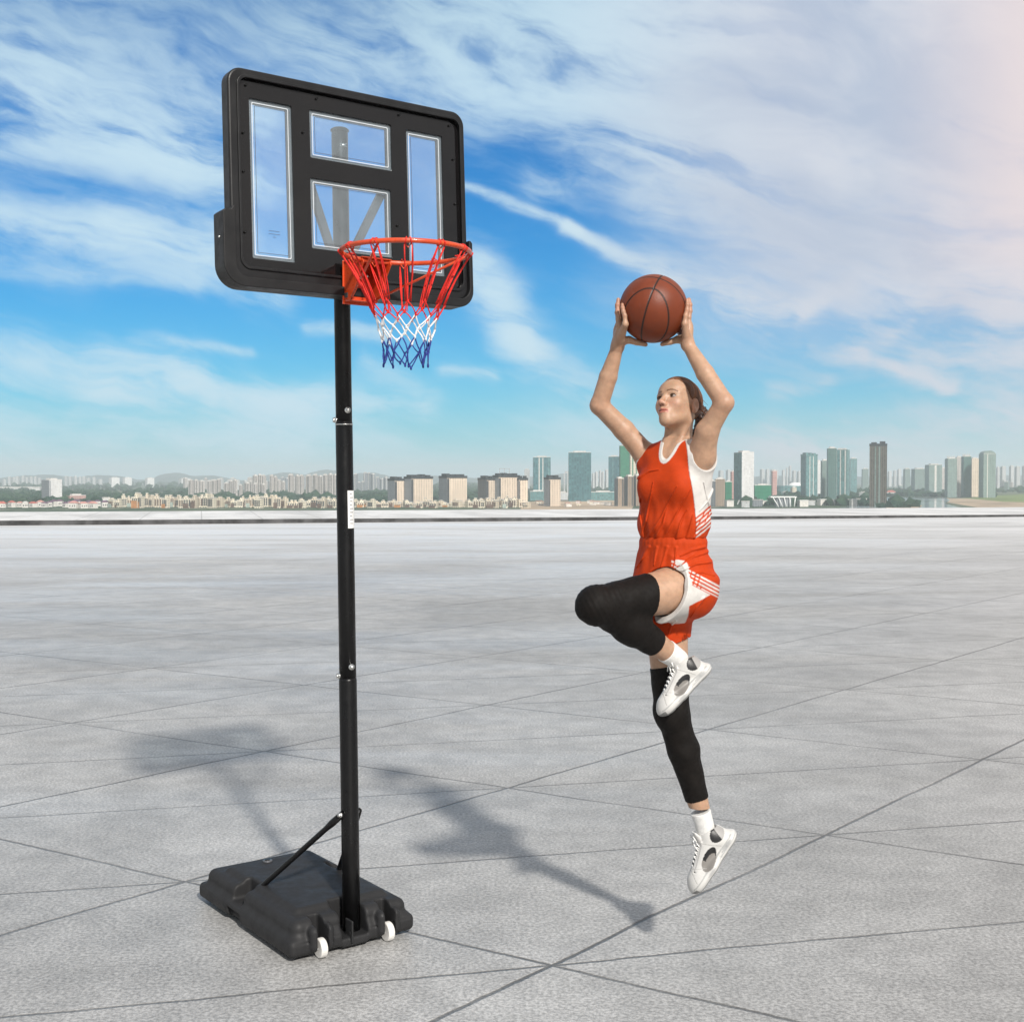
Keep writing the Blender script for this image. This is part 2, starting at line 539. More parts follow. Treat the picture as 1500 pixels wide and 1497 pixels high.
par = empty('parapet', (0, 0, 0))
tag(par, 'low wide white roof-edge parapet with a dark grey inner face running across the plaza', 'parapet')
def coping_material():
    m = bpy.data.materials.new('stained_coping')
    m.use_nodes = True
    k = NT(m.node_tree)
    out = k.n('ShaderNodeOutputMaterial')
    co = k.n('ShaderNodeTexCoord').outputs['Object']
    x, y, z = k.xyz(co)
    al = k.m('ADD', k.m('MULTIPLY', x, float(kd[0])), k.m('MULTIPLY', y, float(kd[1])))
    ac = k.m('ADD', k.m('MULTIPLY', x, float(kn[0])), k.m('MULTIPLY', y, float(kn[1])))
    n1 = k.noise(k.vec(al, k.m('MULTIPLY', ac, .35), z), .35, 7, .65, .5)
    n2 = k.noise(co, 2.2, 5, .7)
    c = k.mix(k.ss(.35, .65, n1), (.52, .52, .515), (.72, .72, .715))
    c = k.mix(k.ss(.55, .75, n2, 0, .5), c, (.36, .355, .35))
    jt = k.m('LESS_THAN', k.m('FRACT', k.m('DIVIDE', al, 2.4)), .022)
    jt2 = k.m('LESS_THAN', k.m('FRACT', k.m('DIVIDE', ac, 4.3)), .02)
    c = k.mix(k.m('MULTIPLY', k.m('MAXIMUM', jt, jt2), .38), c, (.16, .16, .16))
    b = k.n('ShaderNodeBsdfPrincipled', {'Base Color': c, 'Roughness': .75, 'Specular IOR Level': .3})
    k.t.links.new(b.outputs[0], out.inputs[0])
    return m


coping = coping_material()
_unused = mat('painted_coping', (.70, .70, .695), .7, 0, .3, .22, .9, .3, 30)
kface = mat('dark_kerb_face', (.070, .070, .072), .85, 0, .3, .55, 1.1, .5, 20)  # inner face much darker than the coping, unevenly toned
stn = [(K0, .20), (KL, .195), (KR, .105), (K1, .10)]
cv, cf, fv, ff = [], [], [], []
for p, hgt in stn:
    a, c_ = p + kn * .12, p + kn * 13.2
    cv += [(*a, -.6), (*a, hgt + .004), (*c_, hgt), (*c_, -.6)]
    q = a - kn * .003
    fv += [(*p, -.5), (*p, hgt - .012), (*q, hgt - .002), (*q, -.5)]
for i in range(3):
    for j in range(4):
        b_, n_ = i * 4 + j, i * 4 + (j + 1) % 4
        cf.append((b_, b_ + 4, n_ + 4, n_))
        ff.append((b_, b_ + 4, n_ + 4, n_))
for L_ in (cf, ff):
    L_ += [(0, 1, 2, 3), (15, 14, 13, 12)]
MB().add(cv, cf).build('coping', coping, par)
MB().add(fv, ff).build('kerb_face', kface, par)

# ------------------------------------------------------------------ city below and far beyond the roof
GZ = -45.0


def facade_mat(name, wall, glass, fl=3.2, colw=3.4, gf=.45, gc=.55, rough=.6, ribs=False, var=.12):
    if name in MATS:
        return MATS[name]
    m = bpy.data.materials.new(name)
    m.use_nodes = True
    k = NT(m.node_tree)
    out = k.n('ShaderNodeOutputMaterial')
    co = k.n('ShaderNodeTexCoord').outputs['Object']
    x, y, z = k.xyz(co)
    hx = k.m('ADD', x, y)
    fz = k.m('FRACT', k.m('DIVIDE', z, fl))
    fx = k.m('FRACT', k.m('DIVIDE', hx, colw))
    mz = 1.0 if ribs else k.m('LESS_THAN', fz, gf)
    mx = k.m('LESS_THAN', fx, gc)
    mask = k.m('MULTIPLY', mx, mz)
    nrm = k.n('ShaderNodeNewGeometry').outputs['Normal']
    _, _, nz = k.xyz(nrm)
    side = k.m('LESS_THAN', k.m('ABSOLUTE', nz), .5)
    mask = k.m('MULTIPLY', mask, side)
    oi = k.n('ShaderNodeObjectInfo').outputs['Random']
    cell = k.n('ShaderNodeTexWhiteNoise', {'Vector': k.vec(k.m('FLOOR', k.m('DIVIDE', hx, colw)), k.m('FLOOR', k.m('DIVIDE', z, fl)), oi)}).outputs[0]
    g = k.mix(k.m('MULTIPLY', cell, .8), glass, tuple(min(1, c * 2.4 + .02) for c in glass))
    st = k.ss(.3, .7, k.noise(k.vec(x, y, k.m('MULTIPLY', z, .25)), .12, 5, .6), 1 - var, 1 + var * .6)
    tone = k.m('MULTIPLY_ADD', oi, .22, .89)
    st = k.m('MULTIPLY', st, tone)
    w = k.mix(1.0, wall, k.vec(st, st, st), 'MULTIPLY')
    slab = k.m('MULTIPLY', k.m('GREATER_THAN', fz, .88), side)
    w = k.mix(k.m('MULTIPLY', slab, .30), w, tuple(c * .55 for c in wall))
    c = k.mix(mask, w, g)
    b = k.n('ShaderNodeBsdfPrincipled', {'Base Color': c, 'Roughness': k.m('MULTIPLY_ADD', mask, .2 - rough, rough), 'Specular IOR Level': .5})
    k.t.links.new(b.outputs[0], out.inputs[0])
    MATS[name] = m
    return m


F_CREAM = facade_mat('cream_render', (.66, .57, .44), (.10, .10, .10), 3.2, 4.2, .46, .46)
F_CREAM2 = facade_mat('pale_cream_render', (.70, .63, .50), (.13, .13, .12), 3.6, 3.8, .42, .42)
F_BEIGE = facade_mat('beige_tower_wall', (.70, .58, .46), (.20, .16, .13), 3.2, 4.6, .40, .52)
F_DGREY = facade_mat('dark_grey_wall', (.105, .115, .125), (.03, .035, .04), 3.2, 5, .4, .4)
F_BLUEGREY = facade_mat('blue_grey_wall', (.27, .29, .31), (.08, .09, .11), 3.2, 4, .4, .5)
F_LGREY = facade_mat('light_grey_wall', (.52, .48, .45), (.17, .17, .17), 3.2, 4.4, .42, .5)
F_WHITE = facade_mat('white_wall', (.72, .71, .70), (.36, .37, .38), 3.3, 3.6, .34, .5)
F_TEAL = facade_mat('teal_curtain_wall', (.055, .15, .17), (.025, .085, .10), 4.0, 5.2, .5, .62, .25, True)
F_TEAL2 = facade_mat('sea_green_curtain_wall', (.14, .24, .24), (.05, .13, .135), 4.0, 4.4, .5, .6, .25, True)
F_GREENGREY = facade_mat('grey_green_tower_wall', (.19, .25, .23), (.085, .13, .12), 3.4, 4.0, .5, .5, .4)
F_DGREEN = facade_mat('dark_green_tower_wall', (.075, .15, .135), (.035, .08, .075), 3.4, 4.0, .5, .5, .4)
F_NET = facade_mat('green_scaffold_net', (.010, .165, .085), (.006, .12, .06), 6.4, 9, .12, 1.0, .8)
F_BROWN = facade_mat('brown_stone_wall', (.30, .225, .165), (.10, .08, .06), 3.3, 4.4, .4, .5)
F_DBROWN = facade_mat('dark_bronze_wall', (.125, .108, .082), (.05, .048, .04), 3.5, 3.4, .5, .6, .4, True)
F_PINK = facade_mat('dusty_pink_wall', (.50, .30, .27), (.20, .13, .12), 3.3, 4, .4, .5)
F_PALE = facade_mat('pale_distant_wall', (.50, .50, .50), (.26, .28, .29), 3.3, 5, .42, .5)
ROOF_DARK = mat('dark_roof_plant', (.030, .036, .042), .8, 0, .3, .2, .2)
ROOF_LIGHT = mat('pale_flat_roof', (.60, .58, .55), .85, 0, .2, .2, .1)
ROOF_RED = mat('red_tiled_roof', (.46, .13, .105), .85, 0, .2, .25, .3)
ROOF_PINK = mat('faded_pink_roof', (.56, .27, .235), .85, 0, .2, .25, .3)
ROOF_PURPLE = mat('plum_tiled_roof', (.15, .075, .13), .85, 0, .2, .3, .3)
WALL_PLAIN = mat('whitewashed_wall', (.66, .63, .59), .8, 0, .2, .15, .3)
WALL_ORANGE = mat('orange_brown_base', (.42, .19, .07), .8, 0, .2, .2, .3)
WALL_DUSK = mat('dark_brown_base', (.13, .085, .065), .8, 0, .2, .2, .3)
WALL_AQUA = mat('grey_green_panel', (.33, .39, .35), .7, 0, .3, .2, .3)
STRIP_DARK = mat('dark_window_recess', (.050, .054, .058), .4, 0, .5, .2, .3)
STRIP_PALE = mat('pale_vertical_fin', (.62, .60, .56), .6, 0, .4, .1, .3)
STEEL_PALE = mat('pale_steel', (.42, .45, .47), .5, .3, .5, .1, .3)


def frame_for(px0, px1, D):
    cx = ((px0 + px1) / 2 - 750) / FPX * D
    W = (px1 - px0) / FPX * D
    return cx, W


def zpx(py, D):
    return CAM_H + (700 - py) / FPX * D


def tower(name, px0, px1, ytop, D, wallm, label, cat='tower', group=None, yaw=28, split=.62, crown=None, crown_h=5.0,
          strips=(), side=None, fins=0, setback=None, tiers=None):
    """a tower: facade box turned by yaw so that two faces show, with roof plant, recess strips and fins"""
    cx, W = frame_for(px0, px1, D)
    # turn: view direction differs over the picture, keep the turn relative to it
    base = math.atan2(-cx, D)
    y = R(yaw)
    w = split * W / max(.25, math.cos(abs(y)))
    d = (1 - split) * W / max(.25, math.sin(abs(y))) if abs(yaw) > 3 else W * .6
    H = zpx(ytop, D) - GZ
    if crown:
        H -= crown_h
    e = empty(name, (cx, D, GZ), y + base)
    tag(e, label, cat, group)
    MB().box((-w / 2, -d / 2, 0), (w / 2, d / 2, H)).build('facade', wallm, e)
    if side:
        # a face of another material, proud of the box; carries painted side shade too
        s = -1 if yaw < 0 else 1
        # for yaw > 0 the left-hand end (x = -w/2) is turned to the camera
        x0 = -w / 2 if yaw < 0 else w / 2
        x0 = w / 2 if yaw < 0 else -w / 2
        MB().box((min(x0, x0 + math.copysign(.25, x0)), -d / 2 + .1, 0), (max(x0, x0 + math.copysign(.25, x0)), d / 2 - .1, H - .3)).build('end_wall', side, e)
    for (f0, f1, mm) in strips:
        MB().box((-w / 2 + f0 * w, -d / 2 - .35, 0), (-w / 2 + f1 * w, -d / 2 - .02, H - 1.2)).build('window_strip', mm, e)
    if fins:
        fb = MB()
        for i in range(fins + 1):
            x = -w / 2 + w * i / fins
            fb.box((x - .28, -d / 2 - .6, 2), (x + .28, -d / 2 - .01, H + .6))
        fb.build('mullions', STRIP_PALE if wallm in (F_TEAL2,) else wallm, e)
    if crown:
        cb = MB().box((-w / 2 - .5, -d / 2 - .5, H + .01), (w / 2 + .5, d / 2 + .5, H + crown_h * .62))
        n = max(2, int(w / 9))
        for i in range(n):
            x = -w / 2 + w * (i + .5) / n
            cb.box((x - w / n * .32, -d * .3, H + crown_h * .62), (x + w / n * .32, d * .3, H + crown_h * (1.0 + .25 * rng.random())))
        cb.build('roof_crown', crown, e)
    else:
        MB().box((-w * .28, -d * .28, H), (w * .28, d * .28, H + 3.2)).box((-w / 2, -d / 2, H), (w / 2, -d / 2 + .4, H + 1.1)).build('roof_plant', ROOF_LIGHT if wallm is not F_DBROWN else ROOF_DARK, e)
    return e


def block(px0, px1, ytop, D, kind, label, group):
    """a small stepped apartment block"""
    cx, W = frame_for(px0, px1, D)
    H = zpx(ytop, D) - GZ
    e = empty('apartment_block', (cx, D, GZ), R(rng.uniform(-34, 34)))
    tag(e, label, 'apartment block', group)
    w, d = W * .92, W * .8
    h1 = H * rng.uniform(.70, .82)
    h2 = H * rng.uniform(.86, .94)
    s = rng.choice((-1, 1))
    fm = rng.choice((F_CREAM, F_CREAM2))
    MB().box((-w / 2, -d / 2, 0), (w / 2, d / 2, h1)).box((-w * .5 if s < 0 else -w * .05, -d * .42, h1), (w * .05 if s < 0 else w * .5, d * .45, h2)) \
        .box((-w * .16 + s * w * .2, -d * .3, h2), (w * .14 + s * w * .2, d * .2, H)).build('facade', fm, e)
    bm_ = MB()
    for q in range(3):
        x = -w * .36 + q * w * .30
        bm_.box((x, -d / 2 - 1.0, 3), (x + w * .13, -d / 2 - .02, h1 - 2))
    bm_.build('window_strip', rng.choice((STRIP_DARK, WALL_DUSK, STRIP_DARK)), e)
    rb = MB()
    rb.box((-w / 2 - .4, -d / 2 - .4, h1 + .01), (-w * .06 if s > 0 else w / 2 + .4, d / 2 + .4, h1 + .7)) if s > 0 else rb.box((w * .06, -d / 2 - .4, h1 + .01), (w / 2 + .4, d / 2 + .4, h1 + .7))
    rb.box((-w * .18 + s * w * .2, -d * .34, H + .01), (w * .16 + s * w * .2, d * .24, H + .8))
    rb.build('roof', ROOF_LIGHT, e)
    if kind:
        MB().box((-w / 2 - .2, -d / 2 - 1.3, 0), (w * rng.uniform(0, .4), -d / 2 - 1.02, H * rng.uniform(.30, .5))).build('ground_floors', kind, e)
    return e


def house(px, ybase, D, wpx, roofm, label, group=None):
    cx = (px - 750) / FPX * D
    w = wpx / FPX * D
    h = rng.uniform(6.5, 9)
    d = w * rng.uniform(.7, .9)
    rr = w * rng.uniform(.20, .3)
    e = empty('house', (cx, D, GZ), R(rng.uniform(-40, 40)))
    tag(e, label, 'house', group)
    MB().box((-w / 2, -d / 2, 0), (w / 2, d / 2, h)).build('wall', WALL_PLAIN, e)
    o = .6
    MB().add([(-w / 2 - o, -d / 2 - o, h), (w / 2 + o, -d / 2 - o, h), (w / 2 + o, d / 2 + o, h), (-w / 2 - o, d / 2 + o, h), (-w * .2, 0, h + rr), (w * .2, 0, h + rr)],
             [(3, 2, 1, 0), (0, 1, 5, 4), (1, 2, 5), (2, 3, 4, 5), (3, 0, 4)]).build('roof', roofm, e)
    for q in (-.3, 0.05, .32):
        MB().box((q * w - .7, -d / 2 - .12, h * .3), (q * w + .7, -d / 2 - .01, h * .62)).build('window', STRIP_DARK, e)
    return e


def terrain_material():
    m = bpy.data.materials.new('city_ground')
    m.use_nodes = True
    k = NT(m.node_tree)
    out = k.n('ShaderNodeOutputMaterial')
    co = k.n('ShaderNodeTexCoord').outputs['Object']
    x, y, z = k.xyz(co)
    n1 = k.noise(co, .0016, 6, .6, .4)
    n2 = k.noise(co, .012, 5, .65)
    c = k.mix(k.ss(.40, .60, n1), (.040, .075, .042), (.13, .15, .085))
    c = k.mix(k.ss(.50, .64, n2), c, (.30, .27, .23))
    c = k.mix(k.ss(.62, .70, k.noise(co, .03, 3, .7)), c, (.42, .39, .35))
    c = k.mix(k.ss(.60, .52, k.noise(co, .008, 4, .6), 0, .55), c, (.03, .065, .035))
    b = k.n('ShaderNodeBsdfPrincipled', {'Base Color': c, 'Roughness': .95, 'Specular IOR Level': .1})
    k.t.links.new(b.outputs[0], out.inputs[0])
    return m


g = MB().add([(-13000, -2000, GZ), (13000, -2000, GZ), (13000, 15500, GZ), (-13000, 15500, GZ)], [(0, 1, 2, 3)]).build('city_ground', terrain_material())
tag(g, kind='structure')


def flat(name, pxs, mtl, dz, kind='structure'):
    vs = []
    for px, py in pxs:
        D = (CAM_H - GZ) * FPX / (py - 700)
        vs.append(((px - 750) / FPX * D, D, GZ + dz))
    o = MB().add(vs, [tuple(range(len(vs)))]).build(name, mtl)
    tag(o, kind=kind)
    return o


FIELD = mat('meadow', (.17, .22, .075), .95, 0, .1, .3, .01)
SAND = mat('bare_soil', (.40, .31, .22), .95, 0, .1, .3, .012)
RIVER = mat('river_water', (.28, .33, .34), .10, 0, .5, .1, .004)
flat('field', [(1650, 738), (1425, 736), (1400, 731), (1450, 726), (1500, 724), (1650, 721.5)], FIELD, .05)
flat('bare_ground', [(1470, 750), (1400, 738), (1360, 732), (1330, 728.5), (1420, 730.5), (1470, 735), (1560, 737), (1600, 748)], SAND, .10)
flat('river', [(1180, 752), (1270, 737), (1290, 729.6), (1330, 728.2), (1385, 729), (1392, 733), (1384, 738), (1420, 746), (1440, 752)], RIVER, .15)
flat('sandbank', [(1296, 740), (1300, 735.5), (1325, 736), (1352, 741), (1340, 746), (1300, 747)], SAND, .22)
flat('building_site', [(760, 755), (765, 736), (800, 733.5), (900, 733), (930, 738), (920, 755)], SAND, .10)

# hills on the horizon
def hills():
    m = mat('wooded_hillside', (.030, .062, .058), .95, 0, .1, .3, .002)
    peaks = [(60, 693, 90), (150, 694, 70), (255, 689, 42), (300, 694, 60), (420, 689.5, 60), (480, 685, 55), (540, 689, 50), (640, 694, 90),
             (745, 693, 70), (825, 691, 40), (980, 694, 90), (1130, 694, 60), (1300, 695, 120), (1480, 694, 120), (-120, 692, 120), (1650, 692, 120)]
    D = 11500.0
    xs = np.linspace(-320, 1820, 330)
    rows = np.linspace(-1, 1, 17)
    vs, fs = [], []
    r2 = np.random.RandomState(3)
    rough = np.convolve(r2.randn(len(xs) + 8), np.ones(9) / 9, 'valid')
    prof = np.zeros(len(xs))
    for px, py, wd in peaks:
        prof = np.maximum(prof, (700 - py + 6) * np.exp(-((xs - px) / wd) ** 2 * 1.2))
    for j, t in enumerate(rows):
        Dj = D + t * 1500
        env = (1 - abs(t)) ** .8
        for i, px in enumerate(xs):
            hgt = (prof[i] + rough[i] * 1.0 + .4 * r2.randn()) * env / FPX * D
            vs.append(((px - 750) / FPX * Dj, Dj, GZ - 1 + max(0, hgt * .93)))
    n = len(xs)
    for j in range(len(rows) - 1):
        for i in range(n - 1):
            fs.append((j * n + i, j * n + i + 1, (j + 1) * n + i + 1, (j + 1) * n + i))
    o = link_mesh('hills', vs, fs, m, None, True)
    tag(o, kind='structure')


hills()


# woodland belts: too far to tell trees apart
def woods():
    m = bpy.data.materials.new('woodland')
    m.use_nodes = True
    k = NT(m.node_tree)
    out = k.n('ShaderNodeOutputMaterial')
    co = k.n('ShaderNodeTexCoord').outputs['Object']
    c = k.mix(k.ss(.35, .65, k.noise(co, .02, 5, .7)), (.014, .040, .027), (.038, .074, .042))
    c = k.mix(k.ss(.58, .7, k.noise(co, .09, 3, .7)), c, (.062, .10, .055))
    b = k.n('ShaderNodeBsdfPrincipled', {'Base Color': c, 'Roughness': .95, 'Specular IOR Level': .1})
    k.t.links.new(b.outputs[0], out.inputs[0])
    bm = bmesh.new()
    bmesh.ops.create_icosphere(bm, subdivisions=1, radius=1)
    bv = np.array([v.co[:] for v in bm.verts])
    bf = [tuple(v.index for v in f.verts) for f in bm.faces]
    bm.free()
    r2 = np.random.RandomState(5)
    regions = [(-250, 330, 709, 741, 1500), (330, 620, 722, 738, 420), (560, 780, 713, 733, 300), (640, 700, 709, 726, 120),
               (860, 930, 717, 733, 90), (1060, 1290, 718, 741, 260), (1285, 1340, 740, 744, 26), (1300, 1460, 719, 728, 240), (1380, 1700, 714, 722, 200),
               (-400, -200, 709, 741, 300)]
    V, F = [], []
    for x0, x1, y0, y1, n in regions:
        for _ in range(n):
            px = r2.uniform(x0, x1)
            py = r2.uniform(y0, y1)
            D = (CAM_H - GZ) * FPX / (py - 700)
            s = r2.uniform(5, 10) * (1 if D < 4000 else D / 4000)
            sc = np.array([s * r2.uniform(.9, 1.7), s * r2.uniform(.9, 1.7), s * r2.uniform(.7, 1.1)])
            jit = 1 + .28 * r2.randn(len(bv), 1)
            vv = bv * jit * sc + np.array([(px - 750) / FPX * D, D, GZ + sc[2] * .6])
            o = len(V) * len(bv)
            V.append(vv)
            F += [tuple(i + o for i in q) for q in bf]
    o = link_mesh('woodland', np.concatenate(V), F, m)
    tag(o, kind='stuff')


woods()

# --- left: pale slabs on the horizon
for i, (a, b, t) in enumerate([(4, 9, 703), (12, 17, 699), (18, 22, 700), (23, 29, 699), (32, 37, 698), (38, 42, 700), (43, 48, 699), (50, 55, 699), (56, 61, 701),
                               (95, 100, 698), (101, 106, 699), (108, 113, 698), (115, 119, 699), (121, 127, 699), (128, 133, 701), (136, 141, 700), (143, 150, 703)]):
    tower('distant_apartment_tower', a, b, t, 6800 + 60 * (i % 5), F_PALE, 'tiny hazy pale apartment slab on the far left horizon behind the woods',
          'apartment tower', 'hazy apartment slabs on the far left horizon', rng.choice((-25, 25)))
for a, b, t, l in [(160, 175, 700, 'wide low white building on the left horizon right of the hazy slabs'),
                   (180, 193, 700, 'narrower low white building on the left horizon beside the wider one'),
                   (213, 226, 700.5, 'small white building at the foot of the left horizon hill'),
                   (262, 279, 701, 'long low white building right of the pointed left horizon hill')]:
    tower('distant_building', a, b, t, 6300, F_WHITE, l, 'building', None, 20, .75)
e = empty('warehouse', ((25 - 750) / FPX * 4700, 4700, GZ))
tag(e, 'very long low white warehouse hall left of the white slab tower', 'warehouse')
wl = 75 / FPX * 4700
MB().box((-wl, -20, 0), (wl * .48, 20, 9)).build('wall', F_WHITE, e)
MB().box((-wl - 1, -21, 9.02), (wl * .48 + 1, 21, 13)).build('roof', ROOF_LIGHT, e)
tower('office_tower', 62, 90, 703, 2350, F_WHITE, 'white slab office tower standing alone above the red roofs on the left', 'office tower', None, 24, .62, None, 5, ((.02, .10, F_BLUEGREY),), F_BLUEGREY)  # blue-grey end wall paints in the shaded left side of the white tower
tower('brick_building', 97, 125, 726, 2200, F_PINK, 'broad dusty pink mid-rise block right of the white slab tower', 'building', None, 18, .8)
tower('white_building', 145, 166, 731, 2150, F_WHITE, 'low white flat-roofed building between the pink block and the cream apartments', 'building', None, 20, .8)
for i, (px, rm, wpx) in enumerate([(3, 'r', 11), (17, 'r', 10), (29, 'k', 8), (37, 'w', 8), (48, 'r', 11), (59, 'k', 9), (-14, 'r', 12)]):
    mm, l = {'r': (ROOF_RED, 'small house with red hipped roof at the far left edge'),
             'k': (ROOF_PINK, 'small house with faded pink hipped roof at the far left edge'),
             'w': (ROOF_LIGHT, 'small house with a white hipped roof among the red roofs at the far left')}[rm]
    house(px, 740, 1960 + 20 * (i % 3), wpx, mm, l, {'r': 'red-roofed houses at the far left', 'k': 'pink-roofed houses at the far left'}.get(rm))
for i in range(13):
    px = 66 + i * 7.1 + rng.uniform(-2, 2)
    house(px, 740, 1980 + 30 * (i % 4), rng.uniform(7, 10), ROOF_PURPLE, 'small house with dark plum roof in the row below the pink block', 'plum-roofed houses below the pink block')
for px, wpx, l in [(108, 12, 'widest faded red roof among the plum-roofed houses'), (122, 11, 'faded red roof house at the right end of the plum-roofed row'), (136, 12, 'red roof house just left of the cream apartment blocks')]:
    house(px, 742, 1925, wpx, ROOF_PINK, l)

# --- cream stepped blocks crowding behind the parapet
px = 160.0
i = 0
prof = [(160, 730), (185, 725), (220, 722), (240, 722), (262, 727), (300, 724), (330, 727), (350, 729), (385, 725), (405, 722), (425, 731), (470, 727), (492, 731), (510, 732),
        (530, 732), (570, 730), (600, 734), (620, 731), (650, 734), (690, 732), (730, 727), (745, 726), (765, 732), (782, 736)]
while px < 775:
    w_ = rng.uniform(8.5, 13.5)
    if not (786 > px + w_ / 2 > 772):
        t = np.interp(px + w_ / 2, [p for p, _ in prof], [q for _, q in prof]) + rng.uniform(-2.0, 3.5)
        D = rng.choice((1935, 1975, 2010))
        kd_ = rng.choice((None, None, WALL_ORANGE, WALL_DUSK, WALL_AQUA, WALL_DUSK))
        word = {None: 'plain cream', WALL_ORANGE: 'orange based cream', WALL_DUSK: 'brown based cream', WALL_AQUA: 'green based cream'}[kd_]
        where = 'left of the hoop pole' if px < 495 else 'right of the hoop pole'
        block(px, px + w_, t, D, kd_, f'small {word} stepped apartment block {where} behind the parapet', f'{word} stepped blocks {where}')
    px += w_ * rng.uniform(.62, .95)
    i += 1

# --- grey apartment towers behind them
row = [(276, 283, 704), (283, 290, 704), (290, 299, 705), (303, 310, 705), (310, 317, 704), (317, 323, 703), (328, 335, 708), (335, 341, 705), (341, 347, 704),
       (350, 355, 711), (358, 365, 708), (365, 371, 706), (371, 377, 709), (370, 377, 697), (377, 383, 696), (383, 389, 697), (382, 388, 710), (395, 401, 697), (401, 406, 699),
       (405, 412, 704), (412, 417, 706), (422, 430, 696), (432, 438, 697), (438, 445, 697)]
for i, (a, b, t) in enumerate(row):
    tower('apartment_tower', a, b + .8, t, 2950 + 70 * (i % 4), F_LGREY, 'grey beige apartment tower in the crowded cluster left of the hoop pole',
          'apartment tower', 'grey apartment towers left of the pole', rng.choice((-30, 30)), .62, None, 4, ((.36, .5, STRIP_DARK),))
for i, (a, b, t) in enumerate([(448, 457, 697), (458, 466, 696), (466, 472, 698), (473, 480, 696), (480, 487, 695), (487, 495, 696)]):
    tower('apartment_tower', a, b + .5, t, 2900 + 60 * (i % 2), F_LGREY, 'tall slim grey apartment tower in the even row beside the pole',
          'apartment tower', 'slim grey towers just left of the pole', rng.choice((-30, 30)), .6, None, 4, ((.3, .46, STRIP_DARK), (.62, .72, STRIP_DARK)))
for i, (a, b, t) in enumerate([(510, 516, 697), (518, 524, 695), (522, 529, 707), (529, 534, 706), (532, 538, 693), (538, 543, 693.5), (543, 549, 695), (550, 556, 700), (556, 562, 702), (562, 568, 700)]):
    tower('apartment_tower', a, b + .5, t, 3700 + 90 * (i % 3), F_BLUEGREY, 'slim blue-grey apartment tower between the pole and the beige towers',
          'apartment tower', 'blue-grey towers right of the pole', rng.choice((-30, 30)), .6, None, 4, ((.4, .55, STRIP_PALE),))

# --- a second, hazier row behind them, and mid-rise blocks on the right
for i in range(30):
    a = 268 + i * 7.9 + rng.uniform(-2, 2)
    if 478 < a < 506:
        continue
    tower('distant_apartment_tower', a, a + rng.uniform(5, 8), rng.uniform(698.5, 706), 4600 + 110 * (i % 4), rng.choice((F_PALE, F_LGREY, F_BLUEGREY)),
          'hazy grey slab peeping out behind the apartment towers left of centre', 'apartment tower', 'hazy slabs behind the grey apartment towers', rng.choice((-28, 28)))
for i in range(16):
    a = 1046 + i * 14.3 + rng.uniform(-4, 4)
    if 1268 < a < 1300 or 1068 < a < 1106 or 1165 < a < 1256:
        continue
    tower('midrise_block', a, a + rng.uniform(8, 13), rng.uniform(712, 722), rng.uniform(3000, 3800), rng.choice((F_PALE, F_LGREY, F_CREAM2, F_GREENGREY)),
          'hazy mid-rise block among the woods between the player and bronze tower', 'building', 'mid-rise blocks right of the player', rng.choice((-25, 25)), .7)
for i in range(18):
    a = 1462 + i * 4.6 - 150 * (i % 2) + rng.uniform(-2, 2)
    tower('midrise_block', a, a + rng.uniform(5, 9), rng.uniform(706, 715), rng.uniform(4300, 5200), rng.choice((F_PALE, F_LGREY, F_GREENGREY)),
          'low hazy block at the foot of the green towers far right', 'building', 'low hazy blocks at the far right', rng.choice((-25, 25)), .7)

# --- beige towers with dark roof plant
for a, b, t, dark, l in [(568, 592, 699, .42, 'beige tower with dark roof, leftmost and narrowest of the row right of the pole'),
                         (592, 634, 696, .25, 'wide beige balcony tower with dark roof, second from the pole'),
                         (643, 684, 695, .30, 'wide beige tower with dark roof standing alone, third from the pole'),
                         (700, 725, 698, .50, 'grey-fronted tower with dark roof at the left of the joined beige group'),
                         (722, 761, 694, .22, 'widest tower of the joined beige group with roof gantry'),
                         (758, 773, 698, .15, 'narrow beige tower with dark roof at the right end of the joined group'),
                         (797, 821, 697, .30, 'narrow beige tower with a black roof block in front of the teal towers')]:
    D = 2060 if t != 695 else 2090
    tower('residential_tower', a, b, t, D, F_BEIGE, l, 'residential tower', None, 30, 1 - dark, ROOF_DARK, 6.0,
          ((.0, .10, STRIP_DARK),) if dark < .4 else ((.0, .24, STRIP_DARK),), F_BLUEGREY if dark < .5 else F_DGREY)  # grey end walls put the shaded left faces into the colour
# balcony bands of the wide tower are modelled on its front
e = empty('roof_gantry', ((739 - 750) / FPX * 2075, 2075, zpx(694.5, 2075)))
tag(e, 'pale steel gantry frame on top of the widest beige tower', 'gantry')
gb = MB()
for x in (-8, 0, 8):
    gb.box((x - .6, -.6, 0), (x + .6, .6, 8.5))
gb.box((-9, -.8, 8.5), (9, .8, 9.6))
gb.build('frame', STEEL_PALE, e)
tower('distant_tower', 768, 776, 688, 4300, F_PALE, 'narrow pale tower with a dark edge left of the teal glass towers', 'tower', None, -20, .7)

